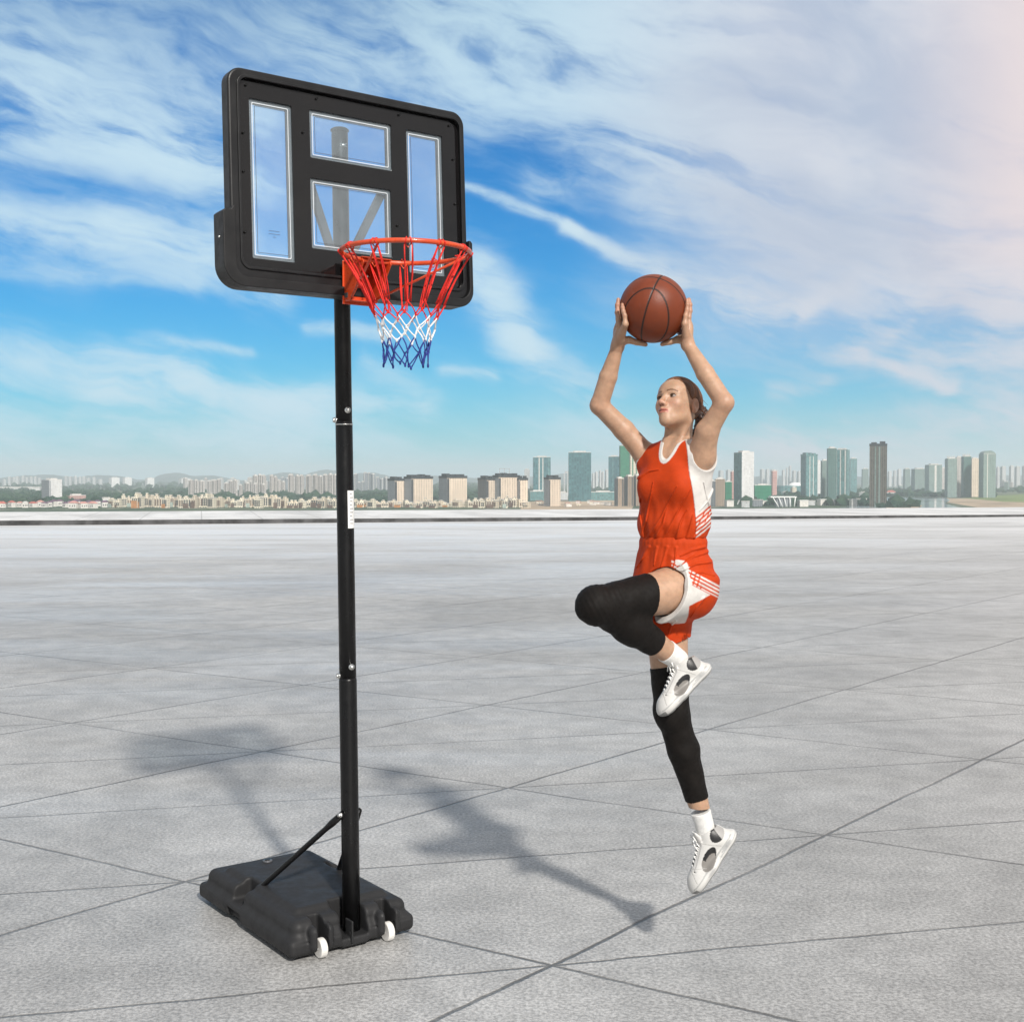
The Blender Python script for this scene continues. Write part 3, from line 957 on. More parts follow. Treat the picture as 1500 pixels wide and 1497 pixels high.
# --- teal glass towers
tower('glass_tower', 780, 807, 670, 2900, F_TEAL, 'teal glass tower with pale vertical strips, left of the broadest glass tower', 'glass tower', None, 8, .93, None, 5, ((.30, .36, STRIP_PALE), (.52, .57, STRIP_PALE), (.86, .93, F_TEAL2)), None, 0)
tower('glass_tower', 832, 866, 663, 2500, F_TEAL, 'broadest teal glass tower with fine vertical mullions, nearest of the glass towers', 'glass tower', None, 6, .95, None, 5, (), None, 9)
tower('glass_tower', 891, 908, 669, 2900, F_TEAL, 'teal glass tower partly behind the green-netted tower', 'glass tower', None, -8, .93, None, 5, ((.35, .45, F_TEAL2),))
t = tower('tower_under_construction', 907, 922, 653, 2700, F_NET, 'tower under construction wrapped in green scaffold netting behind the player', 'construction tower', None, 24, .9)
t = tower('concrete_core', 920, 937, 660, 2730, F_CREAM2, 'unfinished concrete tower core beside the green-netted tower', 'construction tower', None, 20, .8, None, 4, ((.2, .3, F_NET), (.6, .68, F_NET)))
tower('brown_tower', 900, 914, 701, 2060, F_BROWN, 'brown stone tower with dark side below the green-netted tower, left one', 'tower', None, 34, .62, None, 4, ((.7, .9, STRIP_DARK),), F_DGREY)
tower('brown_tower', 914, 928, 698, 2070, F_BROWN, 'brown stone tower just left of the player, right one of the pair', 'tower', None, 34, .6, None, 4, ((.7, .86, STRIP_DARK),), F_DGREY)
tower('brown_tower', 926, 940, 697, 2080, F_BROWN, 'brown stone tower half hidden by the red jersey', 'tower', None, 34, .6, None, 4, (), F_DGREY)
tower('podium', 774, 800, 720, 2600, F_TEAL2, 'low teal podium building at the foot of the striped glass tower', 'building', None, 10, .9)
tower('podium', 818, 832, 722, 2650, F_PALE, 'low grey podium between the black-roofed tower and the broadest glass tower', 'building', None, 10, .9)
tower('podium', 864, 902, 721, 2600, F_TEAL2, 'long low teal building right of the broadest glass tower', 'building', None, 8, .94)
e = empty('skybridge_frame', ((829 - 750) / FPX * 3300, 3300, GZ))
tag(e, 'open pale portal-frame building left of the broadest glass tower', 'building')
hh = zpx(690, 3300) - GZ
MB().box((-6, -5, 0), (-2.5, 5, hh - 6)).box((3, -5, 0), (6.5, 5, hh)).box((-2.5, -5, hh - 6), (3, 5, hh - 1)).build('facade', F_PALE, e)
for a, b, t in [(867, 871, 694), (871, 876, 692), (877, 881, 690), (881, 885, 692), (886, 891, 689)]:
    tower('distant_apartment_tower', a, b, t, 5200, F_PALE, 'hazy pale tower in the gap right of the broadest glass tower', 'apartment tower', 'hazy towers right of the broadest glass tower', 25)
for i in range(20):
    px = rng.uniform(768, 905)
    if 795 < px < 823:
        continue
    D = rng.uniform(2020, 2330)
    e = empty('site_hut', ((px - 750) / FPX * D, D, GZ), R(rng.uniform(-40, 40)))
    tag(e, 'low pale site hut on bare ground before the teal towers', 'hut', 'low site buildings in front of the teal towers')
    w_ = rng.uniform(5, 13)
    MB().box((-w_ / 2, -3, 0), (w_ / 2, 3, rng.uniform(2.5, 5))).build('wall', rng.choice((WALL_PLAIN, F_CREAM2, WALL_PLAIN)), e)
    MB().box((-w_ / 2 - .4, -3.4, 5.02), (w_ / 2 + .4, 3.4, 5.6)).build('roof', rng.choice((ROOF_LIGHT, ROOF_LIGHT, ROOF_RED)), e)

# --- right of the player
tower('brown_block', 1036, 1048, 705, 2050, F_DGREY, 'dark brown block half hidden behind the white jersey side', 'building', None, 20, .8)
tower('brown_block', 1047, 1062, 702, 2060, F_BROWN, 'light brown block directly right of the player', 'building', None, 10, .9)
tower('netted_block', 1061, 1072, 706, 2250, F_NET, 'small green-netted block between the brown block and the white tower', 'building', None, 18, .85)
tower('brick_core', 1070, 1079, 691, 2350, F_PINK, 'thin pink brick core left of the white tower', 'tower', None, 18, .8)
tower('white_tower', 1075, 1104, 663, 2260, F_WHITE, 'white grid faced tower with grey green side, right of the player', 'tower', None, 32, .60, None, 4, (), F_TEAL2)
tower('netted_block', 1104, 1130, 711, 2400, F_NET, 'wide low green-netted block right of the white tower', 'building', None, 10, .92)
tower('brick_core', 1130, 1138, 690, 2500, F_PINK, 'thin pink crane-like core right of the wide green-netted block', 'tower', None, 18, .8)
for i, (a, b, t) in enumerate([(1052, 1060, 690), (1063, 1071, 689), (1113, 1120, 688), (1121, 1127, 688), (1128, 1134, 688.5), (1136, 1140, 689), (1145, 1150, 689), (1151, 1154, 686), (1155, 1159, 683), (1160, 1166, 690), (1167, 1174, 691)]):
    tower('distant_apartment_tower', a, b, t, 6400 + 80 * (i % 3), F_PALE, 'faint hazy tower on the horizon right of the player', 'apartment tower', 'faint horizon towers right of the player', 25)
e = empty('arena', ((1157 - 750) / FPX * 3300, 3300, GZ))
tag(e, 'low wide teal arena with a white domed roof left of the sea-green towers', 'arena')
ab = MB()
ab.prism([(math.cos(a) * 36, math.sin(a) * 30) for a in (2 * math.pi * i / 28 for i in range(28))], 0, 26)
ab.build('wall', F_TEAL2, e)
dv, df_ = [], []
for j in range(6):
    a = R(90 * j / 5)
    for i in range(24):
        b = 2 * math.pi * i / 24
        dv.append((14 + 20 * math.cos(a) * math.cos(b), -6 + 20 * math.cos(a) * math.sin(b), 26 + 9 * math.sin(a)))
for j in range(5):
    for i in range(24):
        df_.append((j * 24 + i, j * 24 + (i + 1) % 24, (j + 1) * 24 + (i + 1) % 24, (j + 1) * 24 + i))
link_mesh('dome', dv, df_, mat('white_membrane', (.82, .82, .80), .5, 0, .4, .05, .1), e, True)
e = empty('canopy_hall', ((1147 - 750) / FPX * 2020, 2020, GZ))
tag(e, 'white flat-canopied hall with slanted white supports just above the parapet', 'hall')
wh = mat('white_membrane')
MB().box((-22, -10, 15), (20, 10, 17)).build('canopy', wh, e)
MB().box((-12, -7, 0), (12, 7, 14.98)).build('wall', F_BLUEGREY, e)
cbm = MB()
for x in (-18, -9, 0, 9, 18):
    cbm.tube([(x, -9, 15), (x * .7 + 3, -12, 0)], .9, 6)
cbm.build('supports', wh, e)
for i in range(12):
    px = [1068, 1080, 1092, 1110, 1118, 1176, 1186, 1204, 1218, 1236, 1250, 1262][i]
    D = rng.uniform(1980, 2200)
    e = empty('low_building', ((px - 750) / FPX * D, D, GZ), R(rng.uniform(-40, 40)))
    tag(e, 'low pale shed above the parapet between the player and bronze tower', 'building', 'low sheds right of the player')
    w_, h_ = rng.uniform(9, 17), rng.uniform(5, 11)
    MB().box((-w_ / 2, -5, 0), (w_ / 2, 5, h_)).build('wall', rng.choice((WALL_PLAIN, F_PALE, F_BLUEGREY)), e)
    MB().box((-w_ / 2 - .5, -5.5, h_ + .02), (w_ / 2 + .5, 5.5, h_ + 1)).build('roof', rng.choice((ROOF_LIGHT, wh, ROOF_LIGHT)), e)
tower('glass_tower', 1173, 1197, 664, 2800, F_TEAL2, 'sea-green glass tower with stepped top, leftmost of the right-hand group', 'glass tower', None, 26, .68, F_TEAL2, 6, ((.3, .36, STRIP_PALE), (.6, .66, STRIP_PALE)), F_TEAL)
tower('white_slab', 1195, 1202, 676, 2900, F_WHITE, 'thin white slab against the right side of the stepped sea-green tower', 'tower', None, 20, .8)
tower('glass_tower', 1202, 1213, 675, 2600, F_GREENGREY, 'short grey-green tower between the two tall sea-green towers', 'tower', None, 20, .8)
tower('glass_tower', 1211, 1225, 657, 2500, F_DGREEN, 'dark green slab tower, tallest beside the striped grey tower', 'glass tower', None, 14, .85)
tower('glass_tower', 1222, 1244, 659, 2520, F_TEAL2, 'grey-green tower with three pale vertical strips joined to the dark green slab', 'glass tower', None, -16, .85, None, 4, ((.08, .2, STRIP_PALE), (.44, .52, STRIP_PALE), (.8, .88, STRIP_PALE)))
tower('distant_tower', 1244, 1255, 672, 3700, F_TEAL2, 'hazy blue tower right of the joined green and grey towers', 'tower', None, 18, .85)
tower('distant_tower', 1262, 1272, 687, 4300, F_GREENGREY, 'short hazy tower left of the dark bronze tower', 'tower', None, 18, .85)
tower('bronze_tower', 1273.5, 1298.5, 648, 2040, F_DBROWN, 'tall dark bronze tower standing alone, darkest in the skyline', 'tower', None, 5, .96, ROOF_DARK, 6, ((.30, .36, F_GREENGREY), (.52, .64, F_GREENGREY)), None, 8)
e = house(1305, 724, 3400, 13, ROOF_RED, 'long red-roofed building right of the dark bronze tower')
for i, (a, b, t) in enumerate([(1300, 1306, 691), (1308, 1313, 690), (1314, 1320, 688)]):
    tower('distant_apartment_tower', a, b, t, 6600, F_PALE, 'faint hazy tower right of the dark bronze tower', 'apartment tower', 'faint towers right of the bronze tower', 25)
for a, b, t, D, m_, l in [(1323, 1333, 687, 4300, F_GREENGREY, 'hazy grey tower, first right of the dark bronze tower'),
                          (1335, 1356, 687, 3700, F_GREENGREY, 'broad hazy grey-green slab left of the flat-topped green block'),
                          (1355, 1379, 681, 3400, F_GREENGREY, 'flat-topped green block with a pale middle strip'),
                          (1378, 1385, 686, 3800, F_LGREY, 'thin pale tower between the flat-topped block and the spiked towers'),
                          (1384, 1401, 672, 3000, F_GREENGREY, 'green-grey tower, left of the two towers with spiked roofs'),
                          (1399, 1409, 670, 3060, F_LGREY, 'pale narrow tower tucked between the spiked towers'),
                          (1408, 1422, 669, 3010, F_DGREEN, 'dark green spiked-roof tower right of the pale narrow tower'),
                          (1420, 1434, 672, 3060, F_BEIGE, 'pinkish beige tower between the dark green and the round-topped tower')]:
    e = tower('grey_tower', a, b, t, D, m_, l, 'tower', None, 22, .75, None, 4, ((.42, .58, STRIP_PALE),) if 'strip' in l else ())
    if 'spiked' in l and 'between' not in l:
        H = zpx(t, D) - GZ
        sb = MB()
        for q in (-8, -3, 3, 8):
            sb.box((q - .7, -1, H), (q + .7, 1, H + 7))
        sb.build('roof_spikes', STRIP_PALE, e)
e = tower('round_topped_tower', 1434, 1457.5, 665, 2950, F_GREENGREY, 'tall grey-green tower with a rounded roof, tallest at the far right', 'tower', None, 24, .72, None, 4, ((.3, .36, STRIP_PALE),))
H = zpx(665, 2950) - GZ
w_ = 23.5 / FPX * 2950
MB().prism([(math.cos(a) * w_ * .37, math.sin(a) * 7.5) for a in (math.pi * i / 14 for i in range(15))], -w_ * .3, w_ * .3,
           Matrix.Translation((0, 0, H)) @ Matrix.Rotation(R(90), 4, 'X')).build('rounded_roof', F_GREENGREY, e)
for i, (a, b, t) in enumerate([(1459, 1464, 685), (1465, 1473, 684), (1478, 1485, 683), (1486, 1494, 684), (1497, 1504, 683), (1506, 1514, 686), (1520, 1530, 684)]):
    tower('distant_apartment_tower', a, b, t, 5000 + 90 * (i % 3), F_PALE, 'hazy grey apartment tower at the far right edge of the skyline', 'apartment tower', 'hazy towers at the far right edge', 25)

# --- the air between: even, thin haze round camera and city
hb = MB().box((-13500, -2200, GZ - 1), (13500, 16000, 150)).build('haze')
hm = bpy.data.materials.new('haze')
hm.use_nodes = True
k = NT(hm.node_tree)
ho = k.n('ShaderNodeOutputMaterial')
hv = k.n('ShaderNodeVolumePrincipled', {'Color': (.86, .945, 1.0, 1), 'Density': 1.15e-4, 'Anisotropy': 0.0})
k.t.links.new(hv.outputs[0], ho.inputs['Volume'])
hb.data.materials.append(hm)
tag(hb, kind='stuff')

# ------------------------------------------------------------------ solid modelling on a grid (signed distances -> surface)
def smin(a, b, k):
    if k <= 0:
        return np.minimum(a, b)
    h = np.clip(k - np.abs(a - b), 0, None) / k
    return np.minimum(a, b) - h * h * k * .25


class Grid:
    def __init__(self, lo, hi, vox):
        self.lo, self.v = np.array(lo, float), vox
        self.n = tuple(int(math.ceil((h - l) / vox)) + 1 for l, h in zip(lo, hi))
        self.F = np.full(self.n, 1.0, np.float32)

    def sub(self, lo, hi):
        a = [max(0, int((l - o) / self.v)) for l, o in zip(lo, self.lo)]
        b = [min(n, int((h - o) / self.v) + 2) for h, o, n in zip(hi, self.lo, self.n)]
        sl = tuple(slice(i, j) for i, j in zip(a, b))
        ax = [(self.lo[i] + self.v * np.arange(a[i], b[i])).astype(np.float32) for i in range(3)]
        return sl, (ax[0][:, None, None], ax[1][None, :, None], ax[2][None, None, :])

    def all(self):
        return self.sub(self.lo, self.lo + self.v * np.array(self.n))

    def put(self, sl, d, k=0.0, op='u'):
        f = self.F[sl]
        if op == 'u':
            self.F[sl] = smin(f, d, k)
        elif op == 's':
            self.F[sl] = -smin(-f, d, k)
        else:
            self.F[sl] = -smin(-f, -d, k)

    def cone(self, a, b, ra, rb, k=.02, op='u', sc=None, planes=()):
        """tapered capsule; sc = (unit axis, factor) squashes it along an axis"""
        a, b = np.array(a, float), np.array(b, float)
        m = max(ra, rb) * (1.6 if sc else 1.0) + k + 3 * self.v
        sl, (X, Y, Z) = self.sub(np.minimum(a, b) - m, np.maximum(a, b) + m)
        d = b - a
        L2 = float(d @ d) or 1e-9
        qx, qy, qz = X - a[0], Y - a[1], Z - a[2]
        t = np.clip((qx * d[0] + qy * d[1] + qz * d[2]) / L2, 0, 1)
        rx, ry, rz = qx - t * d[0], qy - t * d[1], qz - t * d[2]
        if sc is not None:
            ax, f = sc
            c = (rx * ax[0] + ry * ax[1] + rz * ax[2]) * (1 / f - 1)
            rx, ry, rz = rx + c * ax[0], ry + c * ax[1], rz + c * ax[2]
        D_ = np.sqrt(rx * rx + ry * ry + rz * rz) - (ra + t * (rb - ra))
        for p, n in planes:                                   # flat ends: keep the side the normal points away from
            D_ = np.maximum(D_, (X - p[0]) * n[0] + (Y - p[1]) * n[1] + (Z - p[2]) * n[2])
        self.put(sl, D_, k, op)

    def ell(self, c, r, M=None, k=.02, op='u'):
        """ellipsoid; rows of M are its axes"""
        c, r = np.array(c, float), np.array(r, float)
        m = float(r.max()) + k + 3 * self.v
        sl, (X, Y, Z) = self.sub(c - m, c + m)
        q = (X - c[0], Y - c[1], Z - c[2])
        if M is not None:
            q = tuple(q[0] * M[i][0] + q[1] * M[i][1] + q[2] * M[i][2] for i in range(3))
        k0 = np.sqrt((q[0] / r[0]) ** 2 + (q[1] / r[1]) ** 2 + (q[2] / r[2]) ** 2)
        k1 = np.sqrt((q[0] / r[0] ** 2) ** 2 + (q[1] / r[1] ** 2) ** 2 + (q[2] / r[2] ** 2) ** 2) + 1e-6
        self.put(sl, k0 * (k0 - 1.0) / k1, k, op)

    def rbox(self, lo, hi, r, k=0.0, op='u'):
        lo, hi = np.array(lo, float), np.array(hi, float)
        m = k + 3 * self.v
        sl, P = self.sub(lo - m, hi + m)
        c, hs = (lo + hi) / 2, (hi - lo) / 2 - r
        q = [np.abs(P[i] - c[i]) - hs[i] for i in range(3)]
        o = np.sqrt(np.maximum(q[0], 0) ** 2 + np.maximum(q[1], 0) ** 2 + np.maximum(q[2], 0) ** 2)
        self.put(sl, o + np.minimum(np.maximum(q[0], np.maximum(q[1], q[2])), 0) - r, k, op)

    def cut(self, p, n, k=0.0):
        """keep the side the normal points away from"""
        sl, (X, Y, Z) = self.all()
        d = (X - p[0]) * n[0] + (Y - p[1]) * n[1] + (Z - p[2]) * n[2]
        self.F = -smin(-self.F, -d.astype(np.float32), k)

    def mesh(self):
        F, v = self.F, self.v
        s = F < 0
        c = np.zeros(tuple(n - 1 for n in self.n), np.uint8)
        for i in (0, 1):
            for j in (0, 1):
                for k in (0, 1):
                    c += s[i:self.n[0] - 1 + i, j:self.n[1] - 1 + j, k:self.n[2] - 1 + k]
        idx = np.argwhere((c > 0) & (c < 8))
        cn = c.shape
        ids = (idx[:, 0] * cn[1] + idx[:, 1]) * cn[2] + idx[:, 2]
        corner = [(i, j, k) for i in (0, 1) for j in (0, 1) for k in (0, 1)]
        vals = {q: F[idx[:, 0] + q[0], idx[:, 1] + q[1], idx[:, 2] + q[2]] for q in corner}
        acc = np.zeros((len(idx), 3))
        cnt = np.zeros(len(idx))
        for q in corner:
            for ax in range(3):
                if q[ax]:
                    continue
                r = list(q)
                r[ax] = 1
                a, b = vals[q], vals[tuple(r)]
                mk = (a < 0) != (b < 0)
                t = np.where(mk, a / np.where(mk, a - b, 1), 0)
                p = np.tile(np.array(q, float), (len(idx), 1))
                p[:, ax] += t
                acc += p * mk[:, None]
                cnt += mk
        V = self.lo + v * (idx + acc / np.maximum(cnt, 1)[:, None])
        quads = []
        offs = {0: [(0, -1, -1), (0, 0, -1), (0, 0, 0), (0, -1, 0)], 1: [(-1, 0, -1), (-1, 0, 0), (0, 0, 0), (0, 0, -1)],
                2: [(-1, -1, 0), (0, -1, 0), (0, 0, 0), (-1, 0, 0)]}
        for ax in range(3):
            a = [slice(1, n - 1) for n in self.n]
            b = list(a)
            a[ax] = slice(0, self.n[ax] - 1)
            b[ax] = slice(1, self.n[ax])
            s0, s1 = s[tuple(a)], s[tuple(b)]
            e = np.argwhere(s0 != s1)
            if not len(e):
                continue
            inside = s0[e[:, 0], e[:, 1], e[:, 2]]
            base = e + np.array([0 if i == ax else 1 for i in range(3)])
            q = []
            for o in offs[ax]:
                cc = base + np.array(o)
                q.append(np.searchsorted(ids, (cc[:, 0] * cn[1] + cc[:, 1]) * cn[2] + cc[:, 2]))
            q = np.stack(q, 1)
            q[~inside] = q[~inside][:, ::-1]
            quads.append(q)
        return V, np.concatenate(quads)


def relax(V, Q, it=2, lam=.5):
    """light smoothing of a quad mesh"""
    n = len(V)
    e = np.concatenate([Q[:, [0, 1]], Q[:, [1, 2]], Q[:, [2, 3]], Q[:, [3, 0]]])
    e = np.concatenate([e, e[:, ::-1]])
    deg = np.bincount(e[:, 0], minlength=n).astype(float)
    for i in range(it):
        for l in (lam, -lam * 1.04):
            S_ = np.stack([np.bincount(e[:, 0], V[e[:, 1], a], n) for a in range(3)], 1) / np.maximum(deg, 1)[:, None]
            V = V + l * (S_ - V)
    return V


def blur(A, Q):
    n = len(A)
    out = A.copy()
    w = np.ones(n)
    for i in range(4):
        for j in (1, 3):
            a, b = Q[:, i], Q[:, (i + j) % 4]
            out = out + np.stack([np.bincount(a, A[b, c], n) for c in range(3)], 1) * .25
            w += np.bincount(a, minlength=n) * .25
    return out / w[:, None]


def sdf_mesh(name, G, mtl, parent, colfn=None, it=2, off=None, post=None, soft=0):
    V, Q = G.mesh()
    V = relax(V, Q, it)
    if post is not None:
        L_, V = V, post(V)
    else:
        L_ = V
    o = link_mesh(name, V - (0 if off is None else off), Q, mtl, parent, True)
    if colfn is not None:
        C = np.ones((len(V), 4), np.float32)
        C[:, :3] = colfn(L_)
        for _ in range(soft):
            C[:, :3] = blur(C[:, :3], Q)
        at = o.data.color_attributes.new('Col', 'FLOAT_COLOR', 'POINT')
        at.data.foreach_set('color', C.ravel())
    return o


# ------------------------------------------------------------------ basketball stand
YAW, TILT = .632, .045
d1 = np.array([math.cos(YAW), math.sin(YAW), 0])            # along the board
n0 = np.array([math.sin(YAW), -math.cos(YAW), 0])           # out of the board, level
up = np.array([0, 0, 1.0])
bw = up * math.cos(TILT) - n0 * math.sin(TILT)
bn = np.cross(d1, bw)
BASE = np.array([-.641, 4.942, 0])
BL = np.array([-1.013, 4.496, 2.535])


def mtx(o, x, y, z):
    return Matrix(((x[0], y[0], z[0], o[0]), (x[1], y[1], z[1], o[1]), (x[2], y[2], z[2], o[2]), (0, 0, 0, 1)))


stand = empty('basketball_hoop', BASE)
tag(stand, 'black portable basketball hoop with clear backboard, orange rim and wheeled base', 'basketball hoop')
TOSTAND = Matrix.Translation(Vector(-BASE))
MB_BOARD = TOSTAND @ mtx(BL, d1, bw, bn)                      # local x along board, y up the board, z out of it
MG = TOSTAND @ mtx(BASE, d1, n0, up)                          # base frame: x along board, y towards the player side, z up

# base tank
G = Grid((-.36, -.88, -.01), (.30, .16, .21), .0045)
G.rbox((-.31, -.82, .018), (.245, .085, .085), .022)
G.rbox((-.285, -.79, .03), (.222, .065, .148), .035, .03)
G.rbox((-.235, -.70, .08), (.175, -.02, .168), .022, .02)
for sx in (-.315, .25):                                      # notches for the struts
    G.rbox((sx - .11, -.50, .085), (sx + .11, -.40, .30), .015, .012, 's')
    G.rbox((sx - .03, -.515, -.05), (sx + .03, -.385, .06), .01, .01, 's')
for sx in (-.18, .118):                                      # wheel wells and their shoulders
    G.rbox((sx - .052, .02, .03), (sx + .052, .108, .128), .024, .010)
    G.rbox((sx - .024, .005, -.05), (sx + .024, .17, .20), .012, .006, 's')
G.rbox((-.085, -.055, .02), (.03, .17, .30), .018, .012, 's')  # slot for the pole
G.rbox((-.085, -.07, .015), (.03, .085, .05), .01, .01)
G.rbox((-.052, .04, .03), (-.045, .10, .12), .002, .0)
G.ell((-.075, -.47, .178), (.12, .12, .016), None, .006, 's')
G.ell((-.01, -.20, .178), (.085, .085, .014), None, .006, 's')
G.cone((-.31, -.9, .072), (-.31, .2, .072), .0035, .0035, .002, 's')
G.cone((.245, -.9, .072), (.245, .2, .072), .0035, .0035, .002, 's')
G.cone((-.4, .085, .072), (.4, .085, .072), .0035, .0035, .002, 's')
G.rbox((-.20, -.75, .156), (.14, -.735, .19), .004, .004, 's')
V, Q = G.mesh()
V = relax(V, Q, 8)
V = (V @ np.array([d1, n0, up]))
link_mesh('base', V, Q, BASE_PLASTIC, stand, True)
MB().tube([MG @ Vector((-.057, -.655, .166)), MG @ Vector((-.057, -.655, .174))], .021, 20).build('filler_cap', GREY_FLANGE, stand)
MB().tube([MG @ Vector((-.057, -.655, .172)), MG @ Vector((-.057, -.655, .1765))], .011, 16).build('cap_plug', BLACK_PLASTIC, stand)
for sx in (-.18, .118):
    wbm = MB()
    prof_ = [(-.014, .012), (-.014, .034), (-.012, .038), (.012, .038), (.014, .034), (.014, .012)]
    seg = 28
    c = Vector((sx, .082, .039))
    vs = []
    for (ox, r) in prof_:
        for j in range(seg):
            a = 2 * math.pi * j / seg
            vs.append(MG @ (c + Vector((ox, r * math.cos(a), r * math.sin(a)))))
    fs = [(i * seg + j, i * seg + (j + 1) % seg, (i + 1) * seg + (j + 1) % seg, (i + 1) * seg + j) for i in range(5) for j in range(seg)]
    fs += [tuple(range(seg - 1, -1, -1)), tuple(range(5 * seg, 6 * seg))]
    wbm.add(vs, fs)
    w_ = wbm.build('wheel', WHITE_NYLON, stand, .003, 2)
    MB().tube([MG @ (c + Vector((-.022, 0, 0))), MG @ (c + Vector((.022, 0, 0)))], .006, 10).build('axle', ZINC, w_)

# pole: three telescoped sections, leaning a touch as in the photo
POLE_B = Vector((0, 0, .03))
ptop = BL + d1 * .520 + bw * .672 - bn * .105 - BASE
POLE_T = Vector(ptop)


def pole_at(z):
    t = (z - POLE_B.z) / (POLE_T.z - POLE_B.z)
    return POLE_B.lerp(POLE_T, t)


ZJ1, ZJ2 = .03 + .995, .03 + 2.03
for z0, z1, r in ((.03, 1.06, .0355), (1.03, 2.075, .0338), (2.05, POLE_T.z, .0322)):
    mb = MB()
    mb.tube([pole_at(z0), pole_at((z0 + z1) / 2), pole_at(z1 - .012), pole_at(z1)], [r, r, r, r - .002], 28)
    mb.build('pole_section', BLACK_STEEL, stand)
mb = MB().tube([pole_at(2.058), pole_at(2.062)], .0352, 28)
mb.build('joint_ring', ZINC, stand)
MB().tube([pole_at(POLE_T.z), pole_at(POLE_T.z + .006), pole_at(POLE_T.z + .012)], [.036, .036, .028], 24).build('pole_cap', BLACK_PLASTIC, stand)
va = Vector((0, -1, 0))                                       # towards the viewer
side_a = Vector((.56, -.83, 0)).normalized()
side_b = Vector((-.97, -.24, 0)).normalized()


def bolt(p, dirn, r=.009, name='bolt'):
    d = Vector(dirn).normalized()
    p = Vector(p)
    MB().tube([p - d * .01, p + d * .004], r * 1.35, 14).tube([p + d * .004, p + d * .011], r, 6).build(name, ZINC, stand)


for zc, r in ((2.115, .033), (1.105, .0345)):
    bolt(pole_at(zc) + side_a * r, side_a)
    bolt(pole_at(zc - .038) + side_b * r, side_b)
# sticker with rows of small print
sb = MB()
zs0, zs1 = 1.652, 1.80
cols = 8
sv = []
for j, zz in enumerate((zs0, zs1)):
    for i in range(cols + 1):
        a = R(-88 + 86 * i / cols)
        p = pole_at(zz)
        sv.append((p.x + .0346 * math.cos(a + R(22)), p.y + .0346 * math.sin(a + R(22)), zz))
sb.add(sv, [(i, i + 1, cols + 2 + i, cols + 1 + i) for i in range(cols)], True)
stk = sb.build('sticker', STICKER, stand)
for q in range(9):
    zz = zs1 - .014 - q * .0145
    p = pole_at(zz)
    a0, a1 = (-52, -52 + rng.uniform(14, 32))
    seg_ = []
    for i in range(5):
        a = R(a0 + (a1 - a0) * i / 4)
        for dz in (0, .0022):
            seg_.append((p.x + .0350 * math.cos(a), p.y + .0350 * math.sin(a), zz + dz))
    MB().add(seg_, [(2 * i, 2 * i + 2, 2 * i + 3, 2 * i + 1) for i in range(4)]).build('print_line', INK, stk)

# struts
for sx in (-.235, .17):
    foot = MG @ Vector((sx, -.45, .10))
    head = pole_at(.515) + Vector(d1) * (math.copysign(.038, sx))
    dirv = (head - foot).normalized()
    MB().tube([foot, foot + dirv * .03, head - dirv * .10, head - dirv * .06, head + dirv * .012], [.013, .0115, .0115, .015, .013], 14).build('strut', BLACK_STEEL, stand)
    bolt(head + dirv * .004 + Vector((-.006, -.011, 0)), (-.42, -.9, .1), .0075)

# backboard -------------------------------------------------------
board = empty('backboard')
board.parent = stand
W_, H0, H1 = 1.02, .028, .792
openings = [(.087, .110, .257, .693), (.330, .512, .684, .694), (.327, .172, .676, .437), (.752, .122, .920, .688)]
plate('acrylic_panel', rrect(.03, .045, W_ - .012, .775, .05), [], .0005, .0045, MB_BOARD, ACRYLIC, board)
plate('printed_panel', rrect(.03, .045, W_ - .012, .775, .05), [rrect(*o, .006) for o in openings], .005, .0115, MB_BOARD, PRINT_BLACK, board)
for o in openings:
    g_ = .0125
    plate('window_flange', rrect(o[0] - .004, o[1] - .004, o[2] + .004, o[3] + .004, .008), [rrect(o[0] + g_, o[1] + g_, o[2] - g_, o[3] - g_, .005)],
          -.022, .0002, MB_BOARD, GREY_FLANGE, board, .002)
    g2 = .0152
    plate('frosted_border', rrect(o[0] + g_, o[1] + g_, o[2] - g_, o[3] - g_, .005), [rrect(o[0] + g2, o[1] + g2, o[2] - g2, o[3] - g2, .004)],
          .0047, .0054, MB_BOARD, FROST, board)
    plate('pin_line', rrect(o[0] + g2 + .008, o[1] + g2 + .008, o[2] - g2 - .008, o[3] - g2 - .008, .004),
          [rrect(o[0] + g2 + .0096, o[1] + g2 + .0096, o[2] - g2 - .0096, o[3] - g2 - .0096, .0035)], .0047, .0052, MB_BOARD, INK, board)
tl = MB()
for i, L in enumerate((.042, .045, .012)):
    tl.box((.178 - L / 2, .218 - i * .011, .0048), (.178 + L / 2, .2195 - i * .011, .0052), MB_BOARD)
tl.build('warning_print', GREY_FLANGE, board)
# moulded surround: outer rim, inner lip, bottom channel
plate('frame', rrect(.0, H0, W_, H1, .055, 8), [rrect(.040, .072, W_ - .022, .762, .035, 8)], -.035, .026, MB_BOARD, FRAME_PLASTIC, board, .008)
plate('frame_lip', rrect(.033, .064, W_ - .016, .769, .04, 8), [rrect(.043, .076, W_ - .026, .758, .033, 8)], .0255, .031, MB_BOARD, FRAME_PLASTIC, board, .002)
rb_ = MB()
for i in range(9):
    x0 = .07 + i * .098
    rb_.box((x0, .066, .0262), (x0 + .086, .0725, .033), MB_BOARD)
rb_.build('channel_clips', FRAME_PLASTIC, board, .001)
